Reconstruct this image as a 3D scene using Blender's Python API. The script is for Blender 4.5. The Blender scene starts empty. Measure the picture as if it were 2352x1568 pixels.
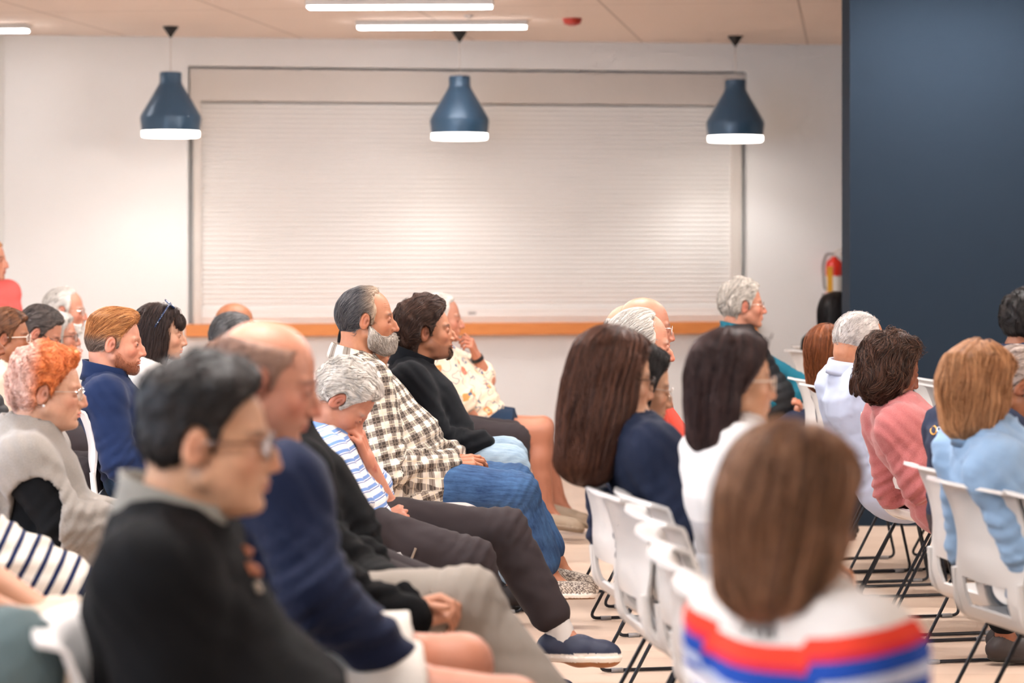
import bpy, math, random
import numpy as np
from mathutils import Vector, Matrix
C = bpy.context.scene.collection
F_PX, CX, HZ, ZC = 5553.0, 1176.0, 553.0, 1.45      # focal length in pixels, centre column, horizon row, eye height
f32 = np.float32
def V(*a): return np.array(a, dtype=np.float64)
def unit(v):
    v = np.asarray(v, float); return v/(np.linalg.norm(v)+1e-12)
def at(px, py, s, dy=0.0):
    """point of the room at photo position px,py for a thing whose scale is s pixels per metre"""
    d = F_PX/s + dy
    return V((px-CX)*d/F_PX, d, ZC-(py-HZ)*d/F_PX)
# ------------------------------------------------------------------ mesh / object helpers
def link(name, me, mats, parent=None, smooth=True):
    o = bpy.data.objects.new(name, me); C.objects.link(o)
    for m in (mats if isinstance(mats, (list, tuple)) else [mats]): me.materials.append(m)
    if smooth and len(me.polygons): me.polygons.foreach_set('use_smooth', [True]*len(me.polygons))
    if parent is not None: o.parent = parent
    return o
def mesh_arrays(name, v, quads=None, tris=None):
    me = bpy.data.meshes.new(name)
    v = np.asarray(v, dtype=f32).reshape(-1, 3)
    me.vertices.add(len(v)); me.vertices.foreach_set('co', v.ravel())
    q = np.zeros((0, 4), int) if quads is None else np.asarray(quads, int).reshape(-1, 4)
    t = np.zeros((0, 3), int) if tris is None else np.asarray(tris, int).reshape(-1, 3)
    nl = len(q)*4+len(t)*3
    me.loops.add(nl); me.loops.foreach_set('vertex_index', np.concatenate([q.ravel(), t.ravel()]).astype(np.int32))
    me.polygons.add(len(q)+len(t))
    st = np.concatenate([np.arange(len(q))*4, len(q)*4+np.arange(len(t))*3]).astype(np.int32)
    me.polygons.foreach_set('loop_start', st)
    me.update(calc_edges=True); me.validate(verbose=False)
    return me
def set_col(me, name, col):
    a = me.attributes.new(name, 'FLOAT_COLOR', 'POINT')
    c = np.ones((len(col), 4), f32); c[:, :3] = col
    a.data.foreach_set('color', c.ravel())
def set_vec(me, name, vec):
    a = me.attributes.new(name, 'FLOAT_VECTOR', 'POINT')
    a.data.foreach_set('vector', np.asarray(vec, f32).ravel())
def empty(name, loc, label=None, cat=None, group=None, yaw=0):
    o = bpy.data.objects.new(name, None); C.objects.link(o)
    o.location = tuple(loc); o.rotation_euler = (0, 0, yaw); o.empty_display_size = .1
    if label: tag(o, label, cat, group)
    return o
def tag(o, label, cat, group=None):
    o['label'] = label; o['category'] = cat
    if group: o['group'] = group
    return o
class MB:
    """collects simple solids into one mesh"""
    def __init__(s): s.v = []; s.f = []
    def add(s, vs, fs):
        b = len(s.v); s.v += [tuple(map(float, p)) for p in vs]; s.f += [tuple(i+b for i in f) for f in fs]
    def box(s, lo, hi, M=None):
        p = [(x, y, z) for x in (lo[0], hi[0]) for y in (lo[1], hi[1]) for z in (lo[2], hi[2])]
        if M is not None: p = [tuple(M @ Vector(q)) for q in p]
        s.add(p, [(0,1,3,2),(4,6,7,5),(0,4,5,1),(2,3,7,6),(0,2,6,4),(1,5,7,3)])
    def lathe(s, prof, c=(0,0,0), n=40, cap=True):
        vs = []; fs = []
        for (r, z) in prof:
            for i in range(n):
                a = 2*math.pi*i/n; vs.append((c[0]+r*math.cos(a), c[1]+r*math.sin(a), c[2]+z))
        for j in range(len(prof)-1):
            for i in range(n):
                k = (i+1) % n; fs.append((j*n+i, j*n+k, (j+1)*n+k, (j+1)*n+i))
        if cap:
            fs.append(tuple(reversed(range(n)))); fs.append(tuple((len(prof)-1)*n+i for i in range(n)))
        s.add(vs, fs)
    def tube(s, pts, r, n=8, closed=False):
        P = [np.asarray(p, float) for p in pts]; m = len(P); vs = []; fs = []
        R = r if isinstance(r, (list, tuple)) else [r]*m
        up = None
        for i in range(m):
            a = P[(i-1) % m] if (i > 0 or closed) else P[i]; b = P[(i+1) % m] if (i < m-1 or closed) else P[i]
            t = unit(b-a)
            if up is None:
                up = unit(np.cross(t, (0,0,1))) if abs(t[2]) < .95 else unit(np.cross(t, (1,0,0)))
            up = unit(up - t*np.dot(up, t)); w = np.cross(t, up)
            for k in range(n):
                a_ = 2*math.pi*k/n; vs.append(P[i]+(up*math.cos(a_)+w*math.sin(a_))*R[i])
        for i in range(m if closed else m-1):
            j = (i+1) % m
            for k in range(n):
                l = (k+1) % n; fs.append((i*n+k, i*n+l, j*n+l, j*n+k))
        if not closed:
            fs.append(tuple(reversed(range(n)))); fs.append(tuple((m-1)*n+k for k in range(n)))
        s.add(vs, fs)
    def build(s, name, mats, parent=None, smooth=False, bevel=0, auto=True):
        me = bpy.data.meshes.new(name); me.from_pydata(s.v, [], s.f); me.update()
        o = link(name, me, mats, parent, smooth)
        if bevel:
            b = o.modifiers.new('b', 'BEVEL'); b.width = bevel; b.segments = 2; b.limit_method = 'ANGLE'
        if smooth and auto:
            sharp_edges(me, 40)
        return o
def sharp_edges(me, deg):
    me.calc_loop_triangles()
    n = [None]*len(me.polygons)
    ek = {}
    for p in me.polygons:
        for k in p.edge_keys: ek.setdefault(k, []).append(p.normal.copy())
    c = math.cos(math.radians(deg))
    for e in me.edges:
        l = ek.get(tuple(sorted(e.vertices)), [])
        if len(l) == 2 and l[0].dot(l[1]) < c: e.use_edge_sharp = True
def round_path(pts, rad, seg=5):
    """polyline with rounded corners"""
    P = [np.asarray(p, float) for p in pts]; out = [P[0]]
    for i in range(1, len(P)-1):
        a, b, c = P[i-1], P[i], P[i+1]
        r = min(rad, np.linalg.norm(a-b)*.45, np.linalg.norm(c-b)*.45)
        p0 = b+unit(a-b)*r; p1 = b+unit(c-b)*r
        for k in range(seg+1):
            t = k/seg; out.append((1-t)**2*p0+2*t*(1-t)*b+t*t*p1)
    out.append(P[-1]); return out
# ------------------------------------------------------------------ distance fields
def smin(a, b, k):
    h = np.maximum(k-np.abs(a-b), 0)/k
    return np.minimum(a, b)-h*h*k*f32(.25)
def smax(a, b, k): return -smin(-a, -b, k)
def rcone(p, a, b, r1, r2):
    a = np.asarray(a, f32); b = np.asarray(b, f32); ba = b-a
    L = float((ba*ba).sum())+1e-9
    pa = p-a
    t = np.clip(pa@ba/f32(L), 0, 1)
    q = pa-t[:, None]*ba
    return np.sqrt((q*q).sum(1))-(f32(r1)+f32(r2-r1)*t)
def ell(p, c, r, R=None):
    q = p-np.asarray(c, f32)
    if R is not None: q = q@R
    r = np.asarray(r, f32)
    k = q/r; k0 = np.sqrt((k*k).sum(1)); k2 = k/r; k1 = np.sqrt((k2*k2).sum(1))
    return np.where(k0 < 1e-3, -r.min(), k0*(k0-1)/np.maximum(k1, 1e-6)).astype(f32)
class Loft:
    """body axis a->b; side and front vectors; knots (t, offset to front, half depth, half width)"""
    def __init__(s, a, b, side, knots):
        s.a = V(*a); s.b = V(*b); s.L = np.linalg.norm(s.b-s.a); s.ax = unit(s.b-s.a)
        s.f = unit(np.cross(side, s.ax)); s.s = np.cross(s.ax, s.f)
        s.k = np.array(knots, float)
    def loc(s, p):
        q = p-s.a.astype(f32)
        t = q@s.ax.astype(f32)/f32(s.L); u = q@s.s.astype(f32); w = q@s.f.astype(f32)
        return t, u, w
    def d(s, p, grow=0.0):
        t, u, w = s.loc(p); k = s.k; tc = np.clip(t, k[0, 0], k[-1, 0])
        off = np.interp(tc, k[:, 0], k[:, 1]).astype(f32)
        rd = np.interp(tc, k[:, 0], k[:, 2]).astype(f32)+f32(grow); rw = np.interp(tc, k[:, 0], k[:, 3]).astype(f32)+f32(grow)
        ex = (t-tc)*f32(s.L); rc = f32(.05+grow)
        x = u/rw; y = (w-off)/rd; z = ex/np.maximum(rc, .02)
        k0 = np.sqrt(x*x+y*y+z*z)
        k1 = np.sqrt((x/rw)**2+(y/rd)**2+(z/rc)**2)
        return (k0*(k0-1)/np.maximum(k1, 1e-4)).astype(f32)
def snoise(p, freq, seed=0):
    """cheap smooth 3-d noise, about -1..1"""
    rs = np.random.RandomState(seed); o = np.zeros(len(p), f32); q = p*f32(freq)
    w = np.stack([np.sin(q@rs.randn(3).astype(f32)*f32(.9)+f32(rs.rand()*6)) for _ in range(3)], 1)
    q = q+w*f32(.8)
    for i in range(4):
        o += np.sin(q@(unit(rs.randn(3))*(1+.5*i)).astype(f32)+f32(rs.rand()*6))/f32(1+.5*i)
    return o/f32(2.2)
def mesh_sdf(fn, lo, hi, cell, keep=None, proj=2, slack=1.5):
    lo = np.asarray(lo, float); hi = np.asarray(hi, float); B = 6
    nb = np.maximum(1, np.ceil((hi-lo)/(cell*B)).astype(int)); n = nb*B
    g = [lo[i]+(np.arange(nb[i])+.5)*B*cell for i in range(3)]
    G = np.stack(np.meshgrid(*g, indexing='ij'), -1).reshape(-1, 3).astype(f32)
    d = fn(G); near = (np.abs(d) < B*cell*.87*slack+.004).reshape(nb)
    sgn = np.where(d < 0, -1, 1).reshape(nb).astype(f32)
    D = np.repeat(np.repeat(np.repeat(sgn, B, 0), B, 1), B, 2)
    D = np.pad(D, ((0, 1),)*3, mode='edge')
    M = np.repeat(np.repeat(np.repeat(near, B, 0), B, 1), B, 2); M = np.pad(M, ((0, 1),)*3)
    M[1:, :, :] |= M[:-1, :, :]; M[:, 1:, :] |= M[:, :-1, :]; M[:, :, 1:] |= M[:, :, :-1]
    idx = np.nonzero(M)
    P = (np.stack(idx, 1)*cell+lo).astype(f32)
    D[idx] = fn(P)
    S = D < 0
    c = None
    cs = np.zeros(tuple(n), np.int8)
    for i in (0, 1):
        for j in (0, 1):
            for k in (0, 1): cs += S[i:i+n[0], j:j+n[1], k:k+n[2]]
    act = (cs > 0) & (cs < 8)
    ai = np.stack(np.nonzero(act), 1)
    if len(ai) == 0: return np.zeros((0, 3)), np.zeros((0, 4), int)
    ids = -np.ones(tuple(n), np.int32); ids[act] = np.arange(len(ai))
    acc = np.zeros((len(ai), 3)); cnt = np.zeros(len(ai))
    cor = [(i, j, k) for i in (0, 1) for j in (0, 1) for k in (0, 1)]
    for a in cor:
        for ax in range(3):
            if a[ax] == 1: continue
            b = list(a); b[ax] = 1
            da = D[ai[:, 0]+a[0], ai[:, 1]+a[1], ai[:, 2]+a[2]]; db = D[ai[:, 0]+b[0], ai[:, 1]+b[1], ai[:, 2]+b[2]]
            m = (da < 0) != (db < 0)
            t = np.where(m, da/np.where(m, da-db, 1), 0)
            q = np.tile(np.array(a, float), (len(ai), 1)); q[:, ax] += t
            acc += q*m[:, None]; cnt += m
    v = (ai+acc/cnt[:, None])*cell+lo
    Q = []
    for ax in range(3):
        o1, o2 = [(1, 2), (2, 0), (0, 1)][ax]
        sl0 = [slice(0, n[i]) for i in range(3)]; sl1 = list(sl0)
        sl1[ax] = slice(1, n[ax]+1); 
        A = S[tuple(sl0)]; Bm = S[tuple(sl1)]
        e = np.stack(np.nonzero(A != Bm), 1)
        e = e[(e[:, o1] > 0) & (e[:, o2] > 0)]
        if len(e) == 0: continue
        def idn(d1, d2):
            w = e.copy(); w[:, o1] -= d1; w[:, o2] -= d2
            return ids[w[:, 0], w[:, 1], w[:, 2]]
        q = np.stack([idn(1, 1), idn(0, 1), idn(0, 0), idn(1, 0)], 1)
        fl = ~A[e[:, 0], e[:, 1], e[:, 2]]
        q[fl] = q[fl][:, ::-1]
        Q.append(q[(q >= 0).all(1)])
    q = np.concatenate(Q)
    if keep is not None:
        cen = v[q].mean(1); q = q[keep(cen)]
        used = np.unique(q); rm = -np.ones(len(v), int); rm[used] = np.arange(len(used)); v = v[used]; q = rm[q]
    for _ in range(proj):
        g, dd = grad(fn, v, cell*.5); v = v-g*np.clip(dd, -cell*.6, cell*.6)[:, None]
    return v, q
def grad(fn, v, h=.002):
    v = v.astype(f32); d = fn(v); g = np.zeros((len(v), 3))
    for i in range(3):
        e = np.zeros(3, f32); e[i] = h
        g[:, i] = (fn(v+e)-d)/h
    l = np.linalg.norm(g, axis=1)+1e-6
    return g/l[:, None], np.asarray(d)/np.maximum(l, .3)
def sstep(a, b, x):
    t = np.clip((x-a)/(b-a), 0, 1); return t*t*(3-2*t)
def mirrored(p): q = p.copy(); q[:, 1] = np.abs(q[:, 1]); return q
def hexc(r, g, b):
    """photo 8-bit colour -> linear"""
    o = []
    for c in (r, g, b):
        c /= 255.; o.append(c/12.92 if c <= .04045 else ((c+.055)/1.055)**2.4)
    return np.array(o)
# ------------------------------------------------------------------ head (local frame: x to the face, y to the left ear, z up, origin between the ears)
def rotx(R3): return np.asarray(R3, f32)
def skull(p, g):
    q = mirrored(p)
    d = ell(q, (-.008, 0, .042), (.095, .0755, .080))
    d = smin(d, ell(q, (-.050, 0, .012), (.052, .060, .058)), .03)
    d = smin(d, ell(q, (.040, 0, .000), (.048, .060, .090)), .03)
    return d
def head_sdf(p, g):
    """g: dict of looks"""
    q = mirrored(p)
    jw = g.get('jaw', 1.0); ns = g.get('nose', 1.0); fat = g.get('fat', 0.0)
    d = ell(q, (-.008, 0, .042), (.095, .0755, .080))
    d = smin(d, ell(q, (-.050, 0, .012), (.052, .060, .058)), .03)
    d = smin(d, ell(q, (.032, 0, -.004), (.058, .060, .074)), .025)
    # cheeks, jaw, chin
    d = smin(d, ell(q, (.052, .036, -.022), (.030, .026, .026)), .02)
    d = smin(d, rcone(q, (.004, .050, -.046), (.066, .016, -.088), .018*jw, .016), .028)
    d = smin(d, ell(q, (.036, 0, -.058), (.046, .046+fat*.5, .034)), .025)
    if fat: d = smin(d, ell(q, (.030, 0, -.088), (.046, .046, .016+fat)), .02)
    d = smin(d, ell(q, (.078, 0, -.092), (.016, .021, .015)), .014)
    # muzzle
    d = smin(d, ell(q, (.062, 0, -.020), (.030, .036, .040)), .016)
    d = smin(d, ell(q, (.072, 0, -.056), (.025, .030, .028)), .014)
    # brow ridge
    d = smin(d, rcone(q, (.086, 0, .021), (.071, .043, .023), .0115, .010), .010)
    # eye sockets
    d = smax(d, -ell(q, (.099, .032, .006), (.020, .019, .0135)), .012)
    # nose
    nb = g.get('nbridge', 0.002); ns = ns*1.04
    nose = rcone(q, (.088, 0, .012), (.103+nb, 0, -.010), .0062, .0072)
    tip = .1095+.020*(ns-1)
    nose = smin(nose, rcone(q, (.103+nb, 0, -.010), (tip, 0, -.030), .0070, .0096*ns), .008)
    nose = smin(nose, rcone(q, (.083, 0, .004), (.092, 0, -.032), .0105, .0140), .010)
    nose = smin(nose, ell(q, (.0975, .0105*ns, -.0345), (.0105, .0070, .0072)), .007)
    d = smin(d, nose, .009)
    d = smax(d, -ell(q, (.1010, .0062, -.0425), (.0060, .0032, .0042)), .003)
    # lips
    d = smin(d, ell(q, (.0925, 0, -.0570), (.0095, .0200, .0050)), .006)
    d = smin(d, ell(q, (.0905, 0, -.0675), (.0100, .0180, .0058)), .006)
    d = smax(d, -ell(q, (.100, 0, -.0622), (.016, .024, .0013)), .003)
    d = smax(d, -ell(q, (.100, 0, -.0780), (.012, .020, .0045)), .008)
    # fold from the nose to the mouth corner, brow crease
    ag = g.get('age', .6)
    d = d+f32(.0022*ag)*np.exp(-(np.abs(rcone(q, (.094, .018, -.036), (.080, .034, -.070), .001, .001))/f32(.0032))**2)
    d = d+f32(.0012*ag)*np.exp(-(np.abs(rcone(q, (.084, .020, -.008), (.072, .044, -.006), .001, .001))/f32(.003))**2)
    if ag > .7:
        fo = (q[:, 0] > .06)*np.exp(-((q[:, 2]-.062)/.022)**2)
        d = d+(f32(.0011*ag)*fo*np.exp(-(np.sin(q[:, 2]*f32(420)+q[:, 1]*30)/.35)**2)).astype(f32)
        d = d+f32(.0016*ag)*np.exp(-(np.abs(rcone(q, (.088, .020, -.010), (.076, .044, -.008), .001, .001))/f32(.003))**2)
    # lids
    lid = ell(q, (.0775, .0315, .0050), (.0146, .0160, .0120))
    d = smin(d, lid, .005)
    op = g.get('eye', .66)
    if op > .05: d = smax(d, -ell(q, (.0925, .0325, .0045), (.0105, .0130, .0046*op)), .0016)
    # ears
    a = .22; ca, sa = math.cos(a), math.sin(a)
    Re = np.array([[ca, 0, sa], [0, 1, 0], [-sa, 0, ca]], f32)
    er = g.get('ear', .97)
    e = ell(q, (-.012, .0785, .000), (.0195*er, .0085, .0330*er), Re)
    e = smax(e, -ell(q, (-.0080, .0885, .003), (.0125*er, .0100, .0235*er), Re), .002)
    e = smin(e, ell(q, (-.008, .0800, -.001), (.0065, .0045, .0150), Re), .004)
    e = smax(e, -ell(q, (-.001, .0865, -.003), (.0055, .0075, .0070)), .003)
    d = smin(d, e, .007)
    return d
def head_col(p, g):
    """skin colour per vertex in the head frame, with shade painted into the hollows"""
    q = mirrored(p); n = len(p)
    base = np.array(g['skin']); c = np.tile(base, (n, 1))
    def mix(m, col, s=1.0):
        c[:] = c*(1-(m*s)[:, None])+np.asarray(col)*(m*s)[:, None]
    red = base*np.array([1.02, .62, .58])
    blob = lambda cc, r: np.exp(-(((q-np.array(cc))/np.array(r))**2).sum(1))
    mix(blob((.075, .045, -.025), (.03, .03, .025)), red, .40*g.get('blush', 1))
    mix(blob((.115, 0, -.030), (.02, .02, .018)), red, .50*g.get('blush', 1))
    mix(blob((-.012, .085, .0), (.025, .014, .04)), red, .55*g.get('blush', 1))
    mix(blob((.0775, .032, .004), (.016, .017, .013)), base*np.array([.62, .46, .44]), .75)  # shade of eye sockets and brow put into the skin colour
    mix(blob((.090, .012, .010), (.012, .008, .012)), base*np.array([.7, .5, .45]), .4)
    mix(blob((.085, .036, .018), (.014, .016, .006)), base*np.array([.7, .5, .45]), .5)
    mix(blob((.060, .050, -.050), (.03, .02, .012)), base*np.array([.85, .72, .68]), .5)
    lip = (np.exp(-((q[:, 2]+.0622)/.0085)**4)*(q[:, 1] < .021)*sstep(.088, .094, q[:, 0]))
    mix(lip, g.get('lip', base*np.array([.80, .36, .36])), .8)
    slit = np.exp(-((q[:, 2]+.0622)/.0016)**2)*(q[:, 1] < .023)*(q[:, 0] > .085)
    mix(slit, base*.25, .75)  # shade between the lips painted as a dark line
    nost = blob((.101, .0062, -.0425), (.006, .0035, .0045)); mix(np.clip(nost*1.6, 0, 1), base*.12, .9)  # nostril shade painted dark
    conc = blob((-.003, .082, .000), (.0095, .012, .014)); mix(np.clip(conc*1.2, 0, 1), base*np.array([.34, .24, .22]), .62)  # shade of the ear hollow painted as a dark spot
    lash = np.exp(-((np.sqrt(((q[:, 0]-.0925)/.0120)**2+((q[:, 1]-.0325)/.0150)**2+((q[:, 2]-.0045)/.0060)**2)-1)/.16)**2)*(q[:, 2] > .0045)*(q[:, 0] > .08)
    mix(lash, g.get('browc', base*.2)*.5, .75)
    # brows
    bz = .0265-.10*np.clip(q[:, 1]-.038, 0, 1)
    br = np.exp(-((q[:, 2]-bz)/.0042)**2)*sstep(.010, .016, q[:, 1])*sstep(.058, .050, q[:, 1])*(q[:, 0] > .06)
    nz = .75+.25*snoise(q.astype(f32), 900, 4)
    mix(np.clip(br*nz*1.25, 0, 1), g.get('browc', base*.25), g.get('brow', .85))
    if g.get('stubble'):
        col, amt = g['stubble']
        m = beard_mask(q)
        mix(m*(.92+.08*snoise(q.astype(f32), 900, 9)), col, amt)
    if g.get('scalp'):
        col, amt = g['scalp']
        m = hair_mask(p, g.get('scalpg', {}))
        mix(m*(.8+.2*snoise(q.astype(f32), 900, 5)), col, amt)
    mott = snoise(p.astype(f32), 160, 3)*.05+snoise(p.astype(f32), 60, 8)*.05+snoise(p.astype(f32), 420, 6)*.035
    c *= (1+mott*np.array([.5, 1, 1])[:, None]).T
    return np.clip(c, 0, 1)
def beard_mask(q):
    zt = np.interp(q[:, 0], [-.01, .02, .05, .075, .09, .12], [.01, -.02, -.046, -.052, -.046, -.046])
    m = sstep(0, .014, zt-q[:, 2])*sstep(-.005, .012, q[:, 0])
    lips = np.exp(-((q[:, 2]+.0625)/.0075)**4)*(q[:, 1] < .020)*(q[:, 0] > .08)
    m *= 1-lips
    return m*sstep(-.135, -.115, q[:, 2])
def hair_mask(p, h):
    y = np.abs(p[:, 1]); z = p[:, 2]; x = p[:, 0]
    rec = h.get('rec', 0.0)        # how far the front line has moved back
    xb = np.interp(z, [-.10, -.03, -.012, .040, .070, .090, .13], [-.055, -.034, .018+h.get('side', 0), .034, .056, .076, .092])
    xb = xb-rec*sstep(.03, .09, z)-h.get('temple', .012)*np.exp(-((y-.052)/.014)**2)*sstep(.05, .08, z)
    m = sstep(-.006, .008, xb-x+.004*np.sin(y*400))*sstep(h.get('nape', -.082), h.get('nape', -.082)+.02, z)
    m = m*sstep(.9, 1.25, np.sqrt(((x+.010)/.020)**2+((z+.002)/.034)**2)+np.where(y < .05, 2, 0)) if not h.get('cover') else m
    if 'bald' in h:                # bare above this height
        zb, soft = h['bald']
        m = m*(1-sstep(zb, zb+soft, z+.25*np.minimum(x+.03, 0)*0+h.get('btilt', 0)*x))
    return m
def basis_head(yaw, pitch, roll=0):
    """columns: forward, left, up in the room"""
    cy, sy = math.cos(yaw), math.sin(yaw)
    Fw = V(cy, sy, 0); L = V(-sy, cy, 0)
    f = Fw*math.cos(pitch)-V(0, 0, 1)*math.sin(pitch); u = np.cross(f, L)
    cr, sr = math.cos(roll), math.sin(roll)
    l2 = L*cr+u*sr; u2 = u*cr-L*sr
    return np.stack([f, l2, u2], 1)
# ------------------------------------------------------------------ hair
def strand_tubes(paths, w0, tip=.25):
    """paths (N,S,3) -> three-sided tapering tubes"""
    N, S, _ = paths.shape
    t = np.gradient(paths, axis=1); t /= np.linalg.norm(t, axis=2, keepdims=True)+1e-9
    r = np.array([.3, .5, .8]); u = np.cross(t, r); u /= np.linalg.norm(u, axis=2, keepdims=True)+1e-9; w = np.cross(t, u)
    rad = w0[:, None, None]*np.interp(np.linspace(0, 1, S), [0, .6, 1], [1, .9, tip])[None, :, None]
    vs = np.stack([paths+(u*math.cos(a)+w*math.sin(a))*rad for a in (0, 2.094, 4.189)], 2)   # N,S,3,3
    base = (np.arange(N)*S*3)[:, None, None]; j = (np.arange(S-1)*3)[None, :, None]; k = np.arange(3)[None, None, :]; l = (k+1) % 3
    q = np.stack([base+j+k, base+j+l, base+j+3+l, base+j+3+k], -1).reshape(-1, 4)
    return vs.reshape(-1, 3), q
def hair_shape(h):
    """distance field of the hair volume in the head frame; h: look of the hair"""
    T = h.get('t', .012); Tt = h.get('top', T)
    def fn(p):
        m = hair_mask(p, h)
        th = (T+(Tt-T)*sstep(.04, .11, p[:, 2]))
        if h.get('quiff'): th = th+h['quiff']*np.exp(-(((p[:, 0]-.055)/.03)**2+((p[:, 2]-.105)/.03)**2))
        if h.get('wave'): th = th+h['wave']*snoise(p, h.get('wf', 60), h.get('seed', 0))
        d = skull(p, None)-(th*m-.016*(1-m)).astype(f32)
        if 'curt' in h:
            c = h['curt']      # knots of a hanging curtain: axis from a to b, then front cut
            L = c['loft']; dc = L.d(p)
            if h.get('wave'): dc = dc-f32(h['wave'])*snoise(p, h.get('wf', 60), h.get('seed', 0)+7)
            fx = np.interp(p[:, 2], c['fz'], c['fx']).astype(f32)
            fx = fx-f32(c.get('mid', .0))*0
            dc = smax(dc, p[:, 0]-fx, .012)
            if c.get('face', True): dc = smax(dc, -ell(p, (.080, 0, -.030), (.085, c.get('fw', .062), .125)), .012)
            d = smin(d, dc, .02)
        if 'bangs' in h:
            b = h['bangs']; d = smin(d, smax(ell(p, b[:3], b[3:]), -(p[:, 2]-.012), .006), .012)
        return d
    return fn
def curt(a, b, knots, fz, fx, fw=.062, face=True):
    return dict(loft=Loft(a, b, (0, 1, 0), knots), fz=fz, fx=fx, fw=fw, face=face)
def flow_dir(p, h):
    """combing direction in the head frame"""
    kind = h.get('flow', 'back')
    n = len(p); x, y, z = p[:, 0], p[:, 1], p[:, 2]
    if kind == 'back':       # from the forehead over the top and down the nape
        v = np.stack([-np.ones(n), .15*np.sign(y), -.55-6*np.clip(-x, 0, .1)], 1)
    elif kind == 'side':     # parted, combed forward and across
        v = np.stack([.9*np.ones(n), -.5*np.ones(n), -.1-9*np.clip(.06-z, 0, .1)], 1)
        bk = sstep(.02, -.05, x)[:, None]; v = v*(1-bk)+np.array([.15, 0, -1.])*bk
    elif kind == 'down':     # from the crown to all sides, then straight down
        c = p-np.array([h.get('px', -.01), 0, .10]); r = np.stack([c[:, 0]*.8, c[:, 1]*1.4, np.zeros(n)], 1); r /= np.linalg.norm(r, axis=1, keepdims=True)+1e-6
        k = sstep(.125, .06, z)[:, None]; v = r*(1-k)+np.array([h.get('drift', -.12), 0, -1.])*k
    else:                    # out and curly
        v = np.stack([-.4*np.ones(n), .2*np.sign(y), -.6*np.ones(n)], 1)
    w = h.get('curl', .15)
    pf = p.astype(f32)
    v = v/(np.linalg.norm(v, axis=1, keepdims=True)+1e-6)
    v = v+w*np.stack([snoise(pf, h.get('cf', 45), 21), snoise(pf, h.get('cf', 45), 22), snoise(pf, h.get('cf', 45), 23)], 1)
    return v
def build_strands(fn, v, mask, h, count, length, w0, seed=0, maxoff=.004, S=8, flow=flow_dir, lift=0.0):
    rs = np.random.RandomState(seed)
    idx = np.nonzero(mask)[0]
    if len(idx) == 0: return None
    p = v[rs.choice(idx, count)]+rs.randn(count, 3)*.002
    off = rs.rand(count)**1.5*maxoff
    step = (length*(.55+.7*rs.rand(count))/(S-1))[:, None]
    path = np.zeros((count, S, 3))
    jit = rs.randn(count, 3)*h.get('jit', .12)
    for i in range(S):
        g, d = grad(fn, p, .002)
        p = p-g*np.clip(d-off-lift*i/S, -.02, .02)[:, None]
        path[:, i] = p
        f = flow(p, h)+jit
        f = f-g*(f*g).sum(1, keepdims=True)*(1-h.get('fly', .0))
        f /= np.linalg.norm(f, axis=1, keepdims=True)+1e-6
        p = p+f*step
    return strand_tubes(path, w0*(.6+.8*rs.rand(count)))
def hair_mesh(name, h, M, O, parent, org, mat, cell, strands, seed, box=None, len_=.05, w0=.0011):
    fn = hair_shape(h)
    lo, hi = h.get('box', ((-.16, -.13, -.16), (.14, .13, .18)))
    v, q = mesh_sdf(fn, lo, hi, cell)
    if len(v) == 0: return None
    out = (skull(v.astype(f32), None) > -.003); 
    q = q[out[q].any(1)]
    used = np.unique(q); rm = -np.ones(len(v), int); rm[used] = np.arange(len(used)); v = v[used]; q = rm[q]
    fl = flow_dir(v, h)
    # hair coordinates: across the flow (fine) and along it
    par = v[:, 1]*1.0+v[:, 0]*.35
    tone = (.5+.5*snoise((v*np.array([1, 1.2, .25])).astype(f32), 110, seed+3))
    parts_v = [v]; parts_q = [q]; tones = [tone]; nb = len(v)
    if strands:
        m = skull(v.astype(f32), None) > .002
        r = build_strands(fn, v, m, h, strands, h.get('len', len_), h.get('w', w0), seed, h.get('off', .005), h.get('S', 8))
        if r:
            parts_v.append(r[0]); parts_q.append(r[1]+nb)
            S = h.get('S', 8); rs = np.random.RandomState(seed+1)
            tones.append(np.repeat(rs.rand(strands), S*3))
    v = np.concatenate(parts_v); q = np.concatenate(parts_q); tone = np.concatenate(tones)
    c0, c1 = np.array(h['c0']), np.array(h['c1'])
    col = c0+(c1-c0)*tone[:, None]
    if 'cz' in h:    # a second colour pair that takes over along x or z (grey sides, grown-out colour)
        ax, a, b, d0, d1 = h['cz']; m = sstep(a, b, v[:, ax]+.006*snoise(v.astype(f32), 70, 6))[:, None]
        col = col*(1-m)+(np.array(d0)+(np.array(d1)-np.array(d0))*tone[:, None])*m
    w = v@M.T+O-org
    me = mesh_arrays(name, w, q); set_col(me, 'Col', col)
    set_vec(me, 'hv', np.stack([v[:, 0], v[:, 1], v[:, 2]], 1))
    return link(name, me, mat, parent)
def beard_shape(b, g):
    T = b.get('t', .012)
    def fn(p):
        q = mirrored(p)
        m = beard_mask(q)
        if b.get('goatee'): m = m*sstep(.060, .075, q[:, 0])*sstep(.040, .028, q[:, 1])
        th = T*m*(.55+.45*sstep(-.03, -.08, q[:, 2]))-.010*(1-m)
        d = head_sdf(p, g)-th.astype(f32)
        if b.get('full'):
            e = ell(q, (.072, 0, -.098), (.034, .036, b.get('drop', .03)))
            e = smax(e, p[:, 0]-.118, .01)
            d = smin(d, e, .018)
            d = smin(d, ell(q, (.098, .014, -.0535), (.010, .019, .0065)), .006)
        return d
    return fn
def beard_flow(p, h):
    n = len(p); return np.stack([.35*np.ones(n), .1*np.sign(p[:, 1]), -1*np.ones(n)], 1)+.35*np.stack([snoise(p.astype(f32), 90, s) for s in (1, 2, 3)], 1)
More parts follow.
